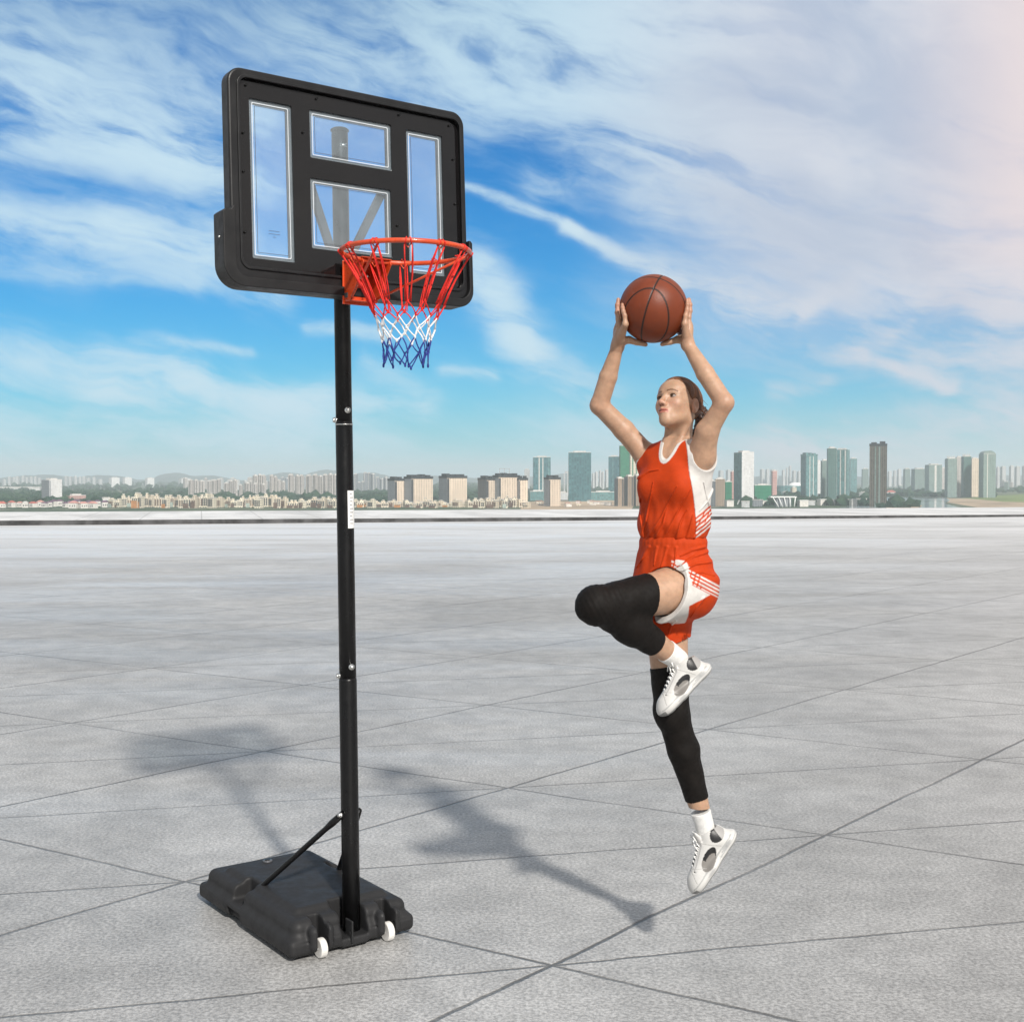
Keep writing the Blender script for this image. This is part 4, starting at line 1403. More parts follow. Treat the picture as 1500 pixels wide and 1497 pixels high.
# protective pad round the lower edge
def pad_outline():
    out = [(-.036, .262), (-.030, .270), (-.006, .270), (.004, .285), (.012, .285)]
    inn = [(.012, .285)]
    pts = [(.013, .285), (.003, .285), (-.005, .272), (-.028, .270), (-.036, .262)]
    for i in range(9):
        a = R(180 + 90 * i / 8)
        pts.append((.045 + .081 * math.cos(a), .080 + .081 * math.sin(a)))
    for i in range(9):
        a = R(270 + 90 * i / 8)
        pts.append((W_ - .055 + .070 * math.cos(a), .070 + .070 * math.sin(a)))
    pts += [(W_ + .015, .262), (W_ + .008, .270), (W_ - .002, .272)]
    for i in range(9):
        a = R(360 - 90 * i / 8)
        pts.append((W_ - .050 + .048 * math.cos(a), .082 + .048 * math.sin(a)))
    for i in range(9):
        a = R(270 - 90 * i / 8)
        pts.append((.062 + .049 * math.cos(a), .083 + .049 * math.sin(a)))
    return pts


plate('edge_pad', pad_outline(), [], -.045, .042, MB_BOARD, BLACK_PLASTIC, board, .008)
for y in (.20, .10):
    p = MB_BOARD @ Vector((-.0362, y, .0))
for x, y in ((.075, .735), (.36, .737), (.72, .738), (.955, .735), (.058, .42), (.975, .42), (.058, .2), (.975, .2), (.30, .60), (.70, .30), (.06, .56), (.97, .60)):
    MB().tube([MB_BOARD @ Vector((x, y, .0150)), MB_BOARD @ Vector((x, y, .0185))], .0042, 10).build('screw', BLACK_STEEL, board)
MB().tube([MB_BOARD @ Vector((-.034, .175, .005)), MB_BOARD @ Vector((-.0395, .175, .005))], .004, 10).build('screw', ZINC, board)
# braces and mounting box behind
for sx, lab in ((-1, ''), (1, '')):
    a = Vector((.505 + sx * .155, .428, -.03))
    b = Vector((.49 + sx * .028, .150, -.055))
    dirv = (b - a).normalized()
    w_ = Vector((dirv.y, -dirv.x, 0)) * .015
    mb = MB()
    vs = [MB_BOARD @ (p + o_ + Vector((0, 0, dz))) for p in (a, b) for o_ in (w_, -w_) for dz in (0, -.02)]
    mb.add(vs, [(0, 1, 3, 2), (4, 6, 7, 5), (0, 2, 6, 4), (1, 5, 7, 3), (0, 4, 5, 1), (2, 3, 7, 6)])
    mb.build('brace', GREY_FLANGE, board)
mb = MB()
mb.box((.425, .03, -.075), (.565, .175, -.03), MB_BOARD)
mb.build('mounting_box', BLACK_STEEL, board, .004)
MB().box((.42, .455, -.050), (.60, .485, -.0355), MB_BOARD).build('cross_bar', BLACK_STEEL, board, .003)
pc = pole_at(POLE_T.z - .06)
MB().tube([pc + side_a * .030 + Vector((-.012, -.005, 0)), pc + side_a * .030 + Vector((.012, .005, 0))], .007, 10).build('bolt', ZINC, stand)

# rim, bracket ------------------------------------------------------
RZ = 2.655
RIM_R, RIM_T = .229, .0088
rc = BL + d1 * .503 + n0 * .385
RC = Vector((rc[0], rc[1], RZ)) - Vector(BASE)
rim = MB().tube([RC + Vector((RIM_R * math.cos(a), RIM_R * math.sin(a), 0)) for a in (2 * math.pi * i / 96 for i in range(96))], RIM_T, 14, True).build('rim', ORANGE, stand)
dv1, nv0 = Vector(d1), Vector(n0)
MR = Matrix(((dv1.x, nv0.x, 0, RC.x), (dv1.y, nv0.y, 0, RC.y), (0, 0, 1, RC.z), (0, 0, 0, 1)))    # x along board, y outwards, z up, origin at rim centre
mb = MB()
yb = -.352
mb.box((-.066, yb, -.150), (.066, yb + .006, .014), MR)
br = mb.build('rim_bracket', ORANGE, stand, .002)
for sx in (-1, 1):
    x0 = sx * .058
    pts = [(yb + .006, .006), (-.212, .006), (-.198, -.012), (yb + .045, -.142), (yb + .006, -.142)]
    mb = MB()
    M2 = MR @ Matrix(((0, 0, 1, x0 - .002), (1, 0, 0, 0), (0, 1, 0, 0), (0, 0, 0, 1)))
    mb.prism(pts, 0, .004, M2)
    mb.build('gusset_plate', ORANGE, br, .001)
MB().box((-.0635, yb + .006, .0065), (.0635, -.205, .0095), MR).build('top_plate', ORANGE, br, .001)
MB().box((-.055, yb + .0065, -.140), (.055, yb + .048, -.136), MR).build('lower_flange', ORANGE, br, .001)
MB().box((-.0625, yb + .012, -.128), (-.0602, yb + .034, -.110), MR).build('slot', STRIP_DARK, br)
for sx in (-1, 1):
    a = MR @ Vector((sx * .05, yb + .04, -.132))
    b = MR @ Vector((sx * .185, .115, -.012))
    MB().tube([a, a.lerp(b, .5), b], .0048, 10).build('brace_rod', ORANGE, rim)
for sx in (-.05, .05):
    for z in (-.035, -.118):
        p = MR @ Vector((sx * .8, yb + .006, z))
        MB().tube([p, p + nv0 * .006], .008, 12).build('bolt', ZINC, br)

# net -----------------------------------------------------------------
nr = random.Random(11)
N_H = 12
OFF = math.radians(7)


def npt(i, r, z, j=.004):
    a = OFF + 2 * math.pi * i / N_H
    return RC + Vector((r * math.cos(a) + nr.uniform(-j, j), r * math.sin(a) + nr.uniform(-j, j), z + nr.uniform(-j, j)))


hooks = [npt(i, RIM_R - .002, -.014, 0) for i in range(N_H)]
rA = [npt(i, .133, -.190, .006) for i in range(N_H)]
rB = [npt(i + .5, .112, -.232, .005) for i in range(N_H)]
rC = [npt(i, .098, -.272, .006) for i in range(N_H)]
rD = [npt(i + .5, .086, -.312, .008) for i in range(N_H)]
rE = [npt(i, .079, -.355, .009) for i in range(N_H)]
rF = [npt(i + .5, .073, -.396, .014) for i in range(N_H)]
red, white, blue = MB(), MB(), MB()


def cord(mb, a, b, r=.0024, sag=.0, side=None):
    m_ = a.lerp(b, .5)
    off = Vector((nr.uniform(-.004, .004), nr.uniform(-.004, .004), -sag))
    if side is not None:
        off += side
    q1, q3 = a.lerp(b, .25) + off * .7, a.lerp(b, .75) + off * .7
    mb.tube([a, q1, m_ + off, q3, b], r, 6)


hk = MB()
for i in range(N_H):
    a = OFF + 2 * math.pi * i / N_H
    t = Vector((-math.sin(a), math.cos(a), 0))
    rad = Vector((math.cos(a), math.sin(a), 0))
    for s in (-1, 1):
        h = hooks[i] + t * s * .013
        top = RC + rad * RIM_R + t * s * .006 + Vector((0, 0, .0115))
        red.tube([top - rad * .012, top, RC + rad * (RIM_R + .0115) + t * s * .009, h], .0024, 6)
        cord(red, h, rA[i] + t * s * .004, .0026, 0, -rad * .006 + t * s * .003)
        cord(red, h + Vector((0, 0, .002)), rA[i] + t * s * .010 - rad * .004, .0022, 0, -rad * .009)
    hk.tube([RC + rad * (RIM_R - .010) + t * .012 + Vector((0, 0, -.006)), RC + rad * (RIM_R - .012) + Vector((0, 0, -.022)), RC + rad * (RIM_R - .010) - t * .012 + Vector((0, 0, -.006))], .0026, 6)
    j = (i - 1) % N_H
    for k_ in (i, j):
        cord(red, rA[i], rB[k_], .0024)
        cord(white, rB[k_], rC[i], .0027)
        cord(white, rC[i], rD[k_], .0027)
        cord(blue, rD[k_], rE[i], .0024)
        cord(blue, rE[i], rF[k_], .0024, .002)
    for p, mb in ((rA[i], red), (rB[i], red), (rC[i], white), (rD[i], white), (rE[i], blue), (rF[i], blue)):
        mb.tube([p + Vector((0, 0, .007)), p, p - Vector((0, 0, .007))], [.0030, .0042, .0030], 8)
hk.build('net_hooks', ORANGE, rim)
nb = red.build('net', CORD_RED, stand)
nb['label'] = 'red upper cords of the net'
o = white.build('white_net_band', CORD_WHITE, nb)
o['label'] = 'white middle band of the net'
o = blue.build('blue_net_band', CORD_BLUE, nb)
o['label'] = 'blue bottom band of the net'

# ------------------------------------------------------------------ the player
DP = 4.65
PS = DP / FPX


def P(px, py, dy=0.0):
    return at_depth(px, py, DP + dy)


def unit(v):
    v = np.array(v, float)
    return v / np.linalg.norm(v)


ROOT = np.array([P(1016, 1302)[0], DP + .05, P(1016, 1304)[2]])
person = empty('person', ROOT)
tag(person, 'leaping player in red and white kit holding a ball overhead, one knee raised', 'person')
ORG = P(957, 700)


def uv(V):
    """flat pattern coordinates of the kit (across, down), in units of 2.5 mm"""
    return 957 + (V[:, 0] - ORG[0]) / PS, 700 - (V[:, 2] - ORG[2]) / PS


def inpoly(u, v, poly):
    c = np.zeros(len(u), bool)
    n = len(poly)
    for i in range(n):
        (x0, y0), (x1, y1) = poly[i], poly[(i + 1) % n]
        if y0 == y1:
            continue
        m_ = ((y0 > v) != (y1 > v)) & (u < (x1 - x0) * (v - y0) / (y1 - y0) + x0)
        c ^= m_
    return c


def segdist(V, a, b, ra, rb):
    a, b = np.array(a), np.array(b)
    d = b - a
    t = np.clip(((V - a) @ d) / (d @ d), 0, 1)
    return np.linalg.norm(V - a - t[:, None] * d, axis=1) - (ra + t * (rb - ra))


BODY_YAW = R(38)
tf = np.array([-math.sin(BODY_YAW), -math.cos(BODY_YAW), 0])   # where the chest faces
tl_ = np.array([math.cos(BODY_YAW), -math.sin(BODY_YAW), 0])   # her left
tz = np.array([0, 0, 1.0])
TM = [tl_, tf, tz]

# joints
SL, SR = P(1029, 669, -.085), P(952, 674, .085)
AL, EL, FL_, WL = P(1036, 632, -.13), P(1061, 590, -.175), P(1033, 547, -.118), P(1007.5, 505, -.06)
AR, ER, FR_, WR = P(914, 630, .085), P(878, 594, .07), P(891, 552, .045), P(904.5, 508, .015)
LH, LK, LC, LA = P(1001, 862, -.07), P(873, 886, -.26), P(925, 918, -.17), P(988, 962, -.06)
RH, RK, RCF, RA = P(974, 868, .06), P(984, 1042, .04), P(1001, 1098, .06), P(1033, 1213, .085)
NB = P(992, 664, .012)
HC = P(993, 595.5, -.005)

# head frame
hy, hp, hr = R(46), R(22), R(9)
hF = np.array([-math.sin(hy) * math.cos(hp), -math.cos(hy) * math.cos(hp), math.sin(hp)])
hL0 = np.array([math.cos(hy), -math.sin(hy), 0])
hU0 = np.cross(hF, hL0)
hL = hL0 * math.cos(hr) + hU0 * math.sin(hr)
hU = np.cross(hF, hL)
HM = [hL, hF, hU]
HSC = .925


def H(x, y, z):
    return HC + HSC * (x * hL + y * hF + z * hU)


def hloc(V):
    return np.stack([(V - HC) @ hL, (V - HC) @ hF, (V - HC) @ hU], 1) / HSC


BC = P(957, 452.5, -.03)
BR = .1255


def sph(lam, phi, r):
    l, p = R(lam), R(phi)
    return BC + r * np.array([math.cos(p) * math.cos(l), math.cos(p) * math.sin(l), math.sin(p)])


def build_body():
    g = Grid(P(838, 1235, -.42) * [1, 1, 1] - .01, [P(1092, 425)[0], DP + .30, P(957, 428)[2]], .0027)
    # torso
    g.ell(P(989, 716, .0), (.127, .093, .180), TM, 0)
    g.ell(P(986, 788, .0), (.112, .085, .15), TM, .06)
    g.ell(P(985, 848, .0), (.148, .105, .115), TM, .06)
    for s in (-1, 1):
        g.ell(P(990, 712) + tf * .07 + tl_ * .058 * s, (.05, .045, .052), TM, .03)
    g.cone(NB, SL, .043, .042, .04)
    g.cone(NB, SR, .043, .042, .04)
    g.cone(P(992, 672, .03), H(0, -.030, -.045), .050, .0455, .035)
    for s in (-1, 1):                                           # neck muscles and collar bones
        g.cone(H(.05 * s, -.02, -.065), P(979, 668, -.040) + tl_ * .018 * s, .007, .005, .03)
        g.cone(P(979, 669, -.042) + tl_ * .02 * s, (SL if s > 0 else SR) * .55 + P(979, 668, -.042) * .45, .008, .007, .025)
    # arms
    g.cone(SL, AL, .044, .0385, .03)
    g.cone(P(1014, 702, -.05), AL, .034, .026, .04)
    g.cone(AL, EL, .0385, .0335, .012)
    g.cone(EL, FL_, .0335, .0330, .012)
    g.cone(FL_, WL, .0328, .0225, .006)
    g.cone(SR, AR, .044, .0385, .04)
    g.cone(AR, ER, .0385, .0345, .012)
    g.cone(ER, FR_, .0345, .0340, .012)
    g.cone(FR_, WR, .0338, .0225, .006)
    # legs
    g.cone(LH, LK, .088, .060, .03)
    g.cone(LK, LC, .056, .058, .03)
    g.cone(LC, LA, .058, .036, .03)
    g.cone(RH, RK, .086, .061, .03)
    g.cone(RK, RCF, .056, .054, .03)
    g.cone(RCF, RA, .054, .033, .03)
    g.ell(P(1012, 866, .03), (.09, .09, .085), TM, .05)
    # head: skull, face, jaw
    e = lambda c, r, k=.015, op='u': g.ell(H(*c), np.array(r) * HSC, HM, k, op)
    c = lambda a, b, ra, rb, k=.012, op='u': g.cone(H(*a), H(*b), ra * HSC, rb * HSC, k, op)
    e((0, -.014, .034), (.0735, .094, .079), .03)
    e((0, .026, -.022), (.0560, .064, .076), .03)
    e((0, .045, .045), (.056, .046, .045), .03)
    c((0, .066, -.0900), (0, .058, -.085), .0150, .0170, .022)
    for s in (-1, 1):
        c((.044 * s, .006, -.052), (.010 * s, .062, -.090), .0145, .0140, .028)
        e((.036 * s, .056, -.020), (.021, .020, .020), .030)
        c((.014 * s, .086, .0215), (.047 * s, .066, .0205), .0065, .0065, .014)
        e((.031 * s, .098, .003), (.0145, .017, .0105), .012, 's')
        # ears
        e((.0745 * s, -.016, -.004), (.010, .019, .031), .006)
        e((.083 * s, -.011, .000), (.007, .010, .018), .005, 's')
        e((.077 * s, -.010, -.030), (.007, .008, .009), .006)
    # nose
    c((0, .0875, .013), (0, .1085, -.027), .0075, .0085, .012)
    e((0, .1085, -.0305), (.0105, .0110, .0095), .008)
    for s in (-1, 1):
        e((.0115 * s, .0975, -.0345), (.0075, .0105, .0070), .006)
        e((.0058 * s, .1045, -.0410), (.0030, .0048, .0032), .002, 's')
    # mouth
    e((0, .078, -.060), (.021, .015, .020), .022)
    c((-.016, .0905, -.0585), (0, .0975, -.0555), .0042, .0058, .005)
    c((.016, .0905, -.0585), (0, .0975, -.0555), .0042, .0058, .005)
    c((-.013, .0895, -.0680), (.013, .0895, -.0680), .0055, .0055, .005)
    e((0, .0925, -.0680), (.012, .0060, .0058), .005)
    c((-.021, .0885, -.0622), (0, .0995, -.0620), .0014, .0014, .003, 's')
    c((.021, .0885, -.0622), (0, .0995, -.0620), .0014, .0014, .003, 's')
    # hands: her right (farther, left in the picture)
    def hand(side, wrist, lams, tips, palm, thumb):
        base = [sph(l, -27, BR + .017) for l in lams]
        kn_ = [sph(l, -15, BR + .0115) for l in lams]
        for b_ in base:
            g.cone(wrist, b_, .0195, .0115, .012)
        g.ell(palm, (.017, .034, .034), None, .015)
        for i, (l, t) in enumerate(zip(lams, tips)):
            sp = (t + 15) / 3
            r0 = (.0088, .0092, .0090, .0080)[i]
            pts = [base[i]] + [sph(l + side * 1.5 * q, -15 + sp * q, BR + .0088) for q in (0, 1.1, 2.1, 3)]
            for q in range(4):
                g.cone(pts[q], pts[q + 1], r0 * (1.12 - .08 * q), r0 * (1.04 - .08 * q), .0035 if q else .008)
            for q in (1, 2, 3):
                g.ell(pts[q], (r0 * 1.08,) * 3, None, .002)
        for q in range(len(thumb) - 1):
            r_ = (.0185, .0140, .0108, .0080)
            g.cone(thumb[q], thumb[q + 1], r_[q], r_[q + 1], .012 if q == 0 else .004)
    hand(-1, WR, (146, 168, 189, 211), (4, 14, 14, 3), P(905, 487, .01),
         [WR * .6 + P(905, 490, .02) * .4, sph(178, -52, BR + .019), sph(174, -64, BR + .0115), sph(166, -78, BR + .0085)])
    hand(1, WL, (36, 14, -9, -33), (5, 13, 14, 10), P(1008.5, 483, -.035),
         [WL * .6 + P(1006, 489, -.03) * .4, sph(2, -51, BR + .019), sph(5, -62, BR + .0115), sph(12, -75, BR + .0085)])

    skin = np.array([.50, .305, .20])
    lip = np.array([.42, .135, .10])
    brow = np.array([.17, .085, .045])

    def col(V):
        C = np.tile(skin, (len(V), 1))
        q = hloc(V)
        near = np.linalg.norm(q, axis=1) < .17

        def blend(c, w):
            w = np.clip(w, 0, 1)[:, None] * near[:, None]
            C[:] = C * (1 - w) + np.array(c) * w
        x, y, z = q.T
        ax = np.abs(x)
        # cheeks and ears a little redder
        blend((.56, .27, .19), .55 * np.exp(-((ax - .038) ** 2 + (z + .03) ** 2) / .0005) * (y > .03))
        blend((.58, .30, .20), .6 * (ax > .068) * (np.abs(z + .005) < .036) * (np.abs(y + .012) < .03))
        blend((.54, .25, .18), .5 * np.exp(-(x ** 2 + (z + .032) ** 2) / .00018) * (y > .09))
        lz = z + .0618
        lw = np.where(lz > 0, .0075 - .09 * ax * .6, .0105 - .25 * ax * .6)
        blend(lip, .9 * ((np.abs(lz) < lw) & (ax < .0235) & (y > .078)))
        blend((.20, .06, .05), .9 * ((np.abs(lz + .0004 - .0) < .0011) & (ax < .022) & (y > .078)))
        bz = z - (.0235 + .004 * np.sin(np.clip((ax - .012) / .036, 0, 1) * math.pi) + .05 * (ax - .012) * (ax < .034))
        blend(brow, .90 * ((np.abs(bz) < .0038 - .035 * np.clip(ax - .036, 0, 1)) & (ax > .012) & (ax < .052) & (y > .05)))
        blend((.36, .19, .13), .6 * np.exp(-((ax - .031) ** 2 / .0002 + (z - .004) ** 2 / .00006)) * (y > .06))
        blend((.16, .06, .045), .85 * ((np.abs(ax - .0058) < .0028) & (np.abs(z + .0410) < .0026) & (y > .098)))
        for j_, w_, r_ in ((EL, .5, .035), (ER, .5, .035), (WL, .25, .03), (WR, .25, .03)):
            ww = (w_ * np.exp(-np.linalg.norm(V - j_, axis=1) ** 2 / r_ ** 2))[:, None]
            C[:] = C * (1 - ww) + np.array((.50, .235, .155)) * ww
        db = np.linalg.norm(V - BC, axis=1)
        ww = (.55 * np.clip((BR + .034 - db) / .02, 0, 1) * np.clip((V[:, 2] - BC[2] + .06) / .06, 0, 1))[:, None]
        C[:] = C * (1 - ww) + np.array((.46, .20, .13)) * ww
        return C
    return sdf_mesh('body', g, SKIN, person, col, 2, ROOT)


SKIN = mat_attr('skin', .44, .5, .30, 520, .22, 0, .20)
body = build_body()

# eyes, lashes
for s in (-1, 1):
    g = Grid((-.02, -.02, -.02), (.02, .02, .02), .0009)
    g.ell((0, 0, 0), (.0150, .0115, .0078), None, 0)
    gaze = unit((-.10, 1, .30))

    def ecol(V):
        C = np.tile(np.array([.36, .30, .27]), (len(V), 1))
        n = V / np.array([.0150, .0115, .0078]) ** 1
        w = np.stack([V[:, 0] - gaze[0] * .010, V[:, 2] - gaze[2] * .006], 1)
        r_ = np.linalg.norm(w, axis=1)
        C[(r_ < .0066) & (V[:, 1] > 0)] = (.075, .045, .025)
        C[(r_ < .0027) & (V[:, 1] > 0)] = (.008, .007, .007)
        return C
    o = H(.031 * s, .0735, .0032)
    EYE = globals().get('EYE') or mat_attr('eye', .35, .3)
    sdf_mesh('eye', g, EYE, person, ecol, 1, ROOT, lambda V, o=o: o + V[:, 0:1] * hL + V[:, 1:2] * hF + V[:, 2:3] * hU)
    lb = MB()
    arc = []
    for i in range(9):
        t = -1 + 2 * i / 8
        arc.append(tuple(H(.031 * s + t * .0152, .0735 + .0125 * math.sqrt(max(0, 1 - (t * .93) ** 2)) - .0, .0028 + .0072 * math.sqrt(max(0, 1 - t * t))) - ROOT))
    lb.tube(arc, [.0007, .0012, .0015, .0016, .0016, .0016, .0015, .0013, .0008], 6)
    lb.build('lashes', mat('lash', (.025, .014, .010), .7, 0, .2), person)

# hair: swept back, with a ponytail behind the neck
g = Grid(HC - .17, HC + np.array([.17, .17, .15]), .0022)
g.ell(H(0, -.018, .0345), np.array((.0800, .0985, .0855)) * HSC, HM, 0)
g.ell(H(0, .010, .055), np.array((.067, .070, .062)) * HSC, HM, .02)
X_, Y_, Z_ = g.all()[1]
lx = ((X_ - HC[0]) * hL[0] + (Y_ - HC[1]) * hL[1] + (Z_ - HC[2]) * hL[2]) / HSC
ly = ((X_ - HC[0]) * hF[0] + (Y_ - HC[1]) * hF[1] + (Z_ - HC[2]) * hF[2]) / HSC
lz = ((X_ - HC[0]) * hU[0] + (Y_ - HC[1]) * hU[1] + (Z_ - HC[2]) * hU[2]) / HSC
line = lz - (.000 + .96 * ly + .10 * np.abs(lx) + .22 * np.clip(ly - .055, 0, 1) * 4)
line = np.minimum(line, lz + .040 - .62 * (ly + .03) + 0 * lx)
g.F = np.maximum(g.F, (-line * .65).astype(np.float32))
g.F += (.0024 * np.sin(lx * 330 + 26 * np.sin(ly * 14)) * np.cos(lx * 90 + ly * 60) * (ly < .08)).astype(np.float32)
# flatten around the ears so that they stay out
for s in (-1, 1):
    g.ell(H(.086 * s, -.012, -.008), np.array((.026, .025, .037)) * HSC, HM, .006, 's')
HAIRM = mat_attr('hair', .42, .5, .9, 260, 0, 0, .25, (1, 1, 1))


def haircol(V):
    q = hloc(V)
    n = np.sin(q[:, 0] * 310 + 9 * np.sin(q[:, 1] * 21)) * .5 + .5
    a, b = np.array([.21, .080, .029]), np.array([.070, .026, .011])
    m_ = np.clip(n * .55 + np.clip(-q[:, 1] / .10, 0, 1) * .25, 0, 1)[:, None]
    return a * (1 - m_) + b * m_


sdf_mesh('hair', g, HAIRM, person, haircol, 1, ROOT)
PT = [H(.004, -.104, .006), P(1027, 603, .085), P(1028.5, 622, .075), P(1019, 641, .085), P(1013, 652, .09)]
g = Grid(np.min(PT, 0) - .05, np.max(PT, 0) + .05, .0024)
for i, (r0, r1) in enumerate(((.013, .021), (.021, .024), (.024, .021), (.021, .008))):
    g.cone(PT[i], PT[i + 1], r0, r1, .012)
X_, Y_, Z_ = g.all()[1]
g.F += (.0022 * np.sin((X_ * 260 + Y_ * 210) + 12 * np.sin(Z_ * 40)) + .0012 * np.sin(Z_ * 320 + X_ * 150)).astype(np.float32)
sdf_mesh('ponytail', g, HAIRM, person, lambda V: np.tile(np.array([.035, .015, .009]), (len(V), 1)) * (1 + .5 * np.sin(V[:, 0:1] * 400)), 1, ROOT)
fly = MB()
hrn = random.Random(4)
for i in range(46):
    s_ = hrn.choice((1, 1, 1, -1))
    y0 = hrn.uniform(-.07, .055)
    z0 = .020 + y0 * .9 + hrn.uniform(.0, .05)
    x0 = s_ * .0775 * math.sqrt(max(.05, 1 - ((z0 - .0345) / .088) ** 2 - ((y0 + .018) / .104) ** 2))
    p0 = np.array([x0, y0, z0])
    p1 = p0 + [s_ * hrn.uniform(.001, .005), -hrn.uniform(.015, .03), hrn.uniform(-.010, .004)]
    p2 = p1 + [s_ * hrn.uniform(-.002, .006), -hrn.uniform(.010, .03), -hrn.uniform(.004, .02)]
    fly.tube([tuple(H(*p0) - ROOT), tuple(H(*p1) - ROOT), tuple(H(*p2) - ROOT)], [.0009, .0008, .0004], 5)
fo = fly.build('loose_hair', mat('auburn_strand', (.16, .06, .024), .45, 0, .5), person)
fo['kind'] = 'stuff'
hb_ = MB().tube([PT[0] * .72 + PT[1] * .28 - ROOT + np.array((0, 0, 0)), PT[0] * .5 + PT[1] * .5 - ROOT], .0185, 14)
hb_.build('hair_band', mat('hair_band', (.03, .02, .02), .8), person)

# kit ------------------------------------------------------------------
RED = np.array([.51, .047, .0055])
WHT = np.array([.66, .635, .605])
KIT = mat_attr('kit_cloth', .66, .18, .5, 700, 0, 0, .12)


def folds(g, fn):
    _, (X, Y, Z) = g.all()
    a = X * tl_[0] + Y * tl_[1] - float(P(988, 750) @ tl_)
    b = X * tf[0] + Y * tf[1] - float(P(988, 750) @ tf)
    v = 700 - (Z - ORG[2]) / PS
    g.F += fn(a, b, v, np.arctan2(b, a)).astype(np.float32)


def ridges(g, lines, amp, wid):
    """sharp drag folds in the cloth along lines in pattern coordinates, on the side of the raised leg and chest"""
    _, (X, Y, Z) = g.all()
    u = 957 + (X - ORG[0]) / PS
    v = 700 - (Z - ORG[2]) / PS
    tot = np.zeros(np.broadcast(u, v).shape, np.float32)
    for ln in lines:
        n_ = len(ln) - 1
        best = np.full(tot.shape, 1e3, np.float32)
        for i in range(n_):
            (x0, y0), (x1, y1) = ln[i], ln[i + 1]
            ex, ey = x1 - x0, y1 - y0
            t = np.clip(((u - x0) * ex + (v - y0) * ey) / (ex * ex + ey * ey), 0, 1)
            d = np.sqrt((u - x0 - t * ex) ** 2 + (v - y0 - t * ey) ** 2)
            s_ = (i + t) / n_
            best = np.minimum(best, d / np.maximum(.15, 1 - .8 * s_))
        tot = np.maximum(tot, np.exp(-(best / wid) ** 2) - .45 * np.exp(-((best - wid * 2.1) / (wid * 1.1)) ** 2))
    front = np.clip((DP + .03 - Y) / .04, 0, 1)
    g.F -= (amp * tot * front).astype(np.float32)


NECK_A, NECK_B = P(994, 646, .004), P(967.5, 675, -.100)
ARML = (P(1038, 667, -.125), P(1060, 590, -.19), .056, .056)
ARMR = (P(941, 668, .11), P(893, 612, .10), .054, .060)
g = Grid([P(912, 0)[0], DP - .25, P(957, 800)[2]], [P(1068, 0)[0], DP + .26, P(957, 628)[2]], .0022)
g.cone(P(989.5, 704), P(986, 776), .1435, .131, 0, 'u', (tf, .76))
for s in (-1, 1):
    g.ell(P(990, 713) + tf * .075 + tl_ * .056 * s, (.056, .05, .058), TM, .04)
g.cone(NB + [0, 0, -.004], SL, .052, .056, .05)
g.cone(NB + [0, 0, -.004], SR, .052, .054, .05)
g.ell(P(988, 768), (.129, .106, .05), TM, .04)
folds(g, lambda a, b, v, th: (.0024 * np.sin(th * 10 + 1.6 * np.sin(th * 3.1 + v * .03)) + .0017 * np.sin(th * 17 + 1.3 + 1.2 * np.sin(v * .05))) * np.clip((v - 715) / 60, 0, 1)
      + .0019 * np.sin(a * 40 + (v - 700) * .040 + 2.2 * np.sin(a * 17 + v * .012)) * np.clip((v - 672) / 40, 0, 1)
      + .0011 * np.sin(a * 70 - (v - 700) * .09 + 1.5 * np.sin(v * .06))
      + .0020 * np.sin(v * .22 - a * 40) * np.clip((.25 - np.abs(th)) / .25, 0, 1))
ridges(g, [[(938, 786), (946, 750), (953, 706)], [(947, 786), (964, 757), (984, 712)], [(957, 786), (966, 766), (972, 742)], [(941, 786), (937, 760), (936, 730)],
           [(968, 786), (985, 752), (1004, 716)], [(985, 787), (990, 765), (1000, 745)], [(1000, 787), (1004, 770), (1008, 752)], [(930, 702), (948, 690), (962, 688)],
           [(1040, 752), (1030, 728), (1024, 706)], [(1043, 716), (1030, 735), (1018, 748)], [(1012, 786), (1022, 770), (1036, 758)]], .0062, 2.6)
g.cone(NECK_A, NECK_B, .054, .0015, .004, 's')
g.cone(NECK_A, NECK_A + [0, 0, .12], .058, .07, .004, 's')
g.cone(ARML[0], ARML[1], ARML[2], ARML[3], .004, 's')
g.cone(ARMR[0], ARMR[1], ARMR[2], ARMR[3], .004, 's')
g.cut(P(985, 789), (0.03, 0, -1), .012)


def jcol(V):
    C = np.tile(RED, (len(V), 1))
    u, v = uv(V)
    c0 = P(988, 750)
    a, b = (V - c0) @ tl_, (V - c0) @ tf
    th = np.degrees(np.arctan2(b, a))
    edge = 27 + 8 * np.clip((700 - v) / 50, -.6, 1.0)
    ub = np.interp(v, [640, 676, 700, 740, 762], [1000, 1001, 1003.5, 1011, 1013])
    side_ = ((u > ub) & (V[:, 1] < DP + .02)) | ((th < 0) & (th > -112))
    vl = 757 - (u - 1012) * .72
    d = v - vl
    C[side_ & (d < 0)] = WHT
    st = side_ & (d >= 0) & (d < 34) & (th > -60)
    ph = (d / 6.2) % 1
    dash = ((u * .9 + v * .5) / 7.5) % 1
    C[st & (ph > .52) & ((dash > .22) | (d > 18))] = WHT
    C[np.minimum(segdist(V, NECK_A, NECK_B, .054, .0015), 9) < .0135] = WHT
    C[(segdist(V, *ARML) < .0125)] = WHT * .97
    C[(segdist(V, *ARMR) < .0125)] = WHT
    seam = (np.abs(u - ub) < .7) & (V[:, 1] < DP + .02)
    C[seam] *= .62
    return C


sdf_mesh('jersey', g, KIT, person, jcol, 2, ROOT, None, 1)

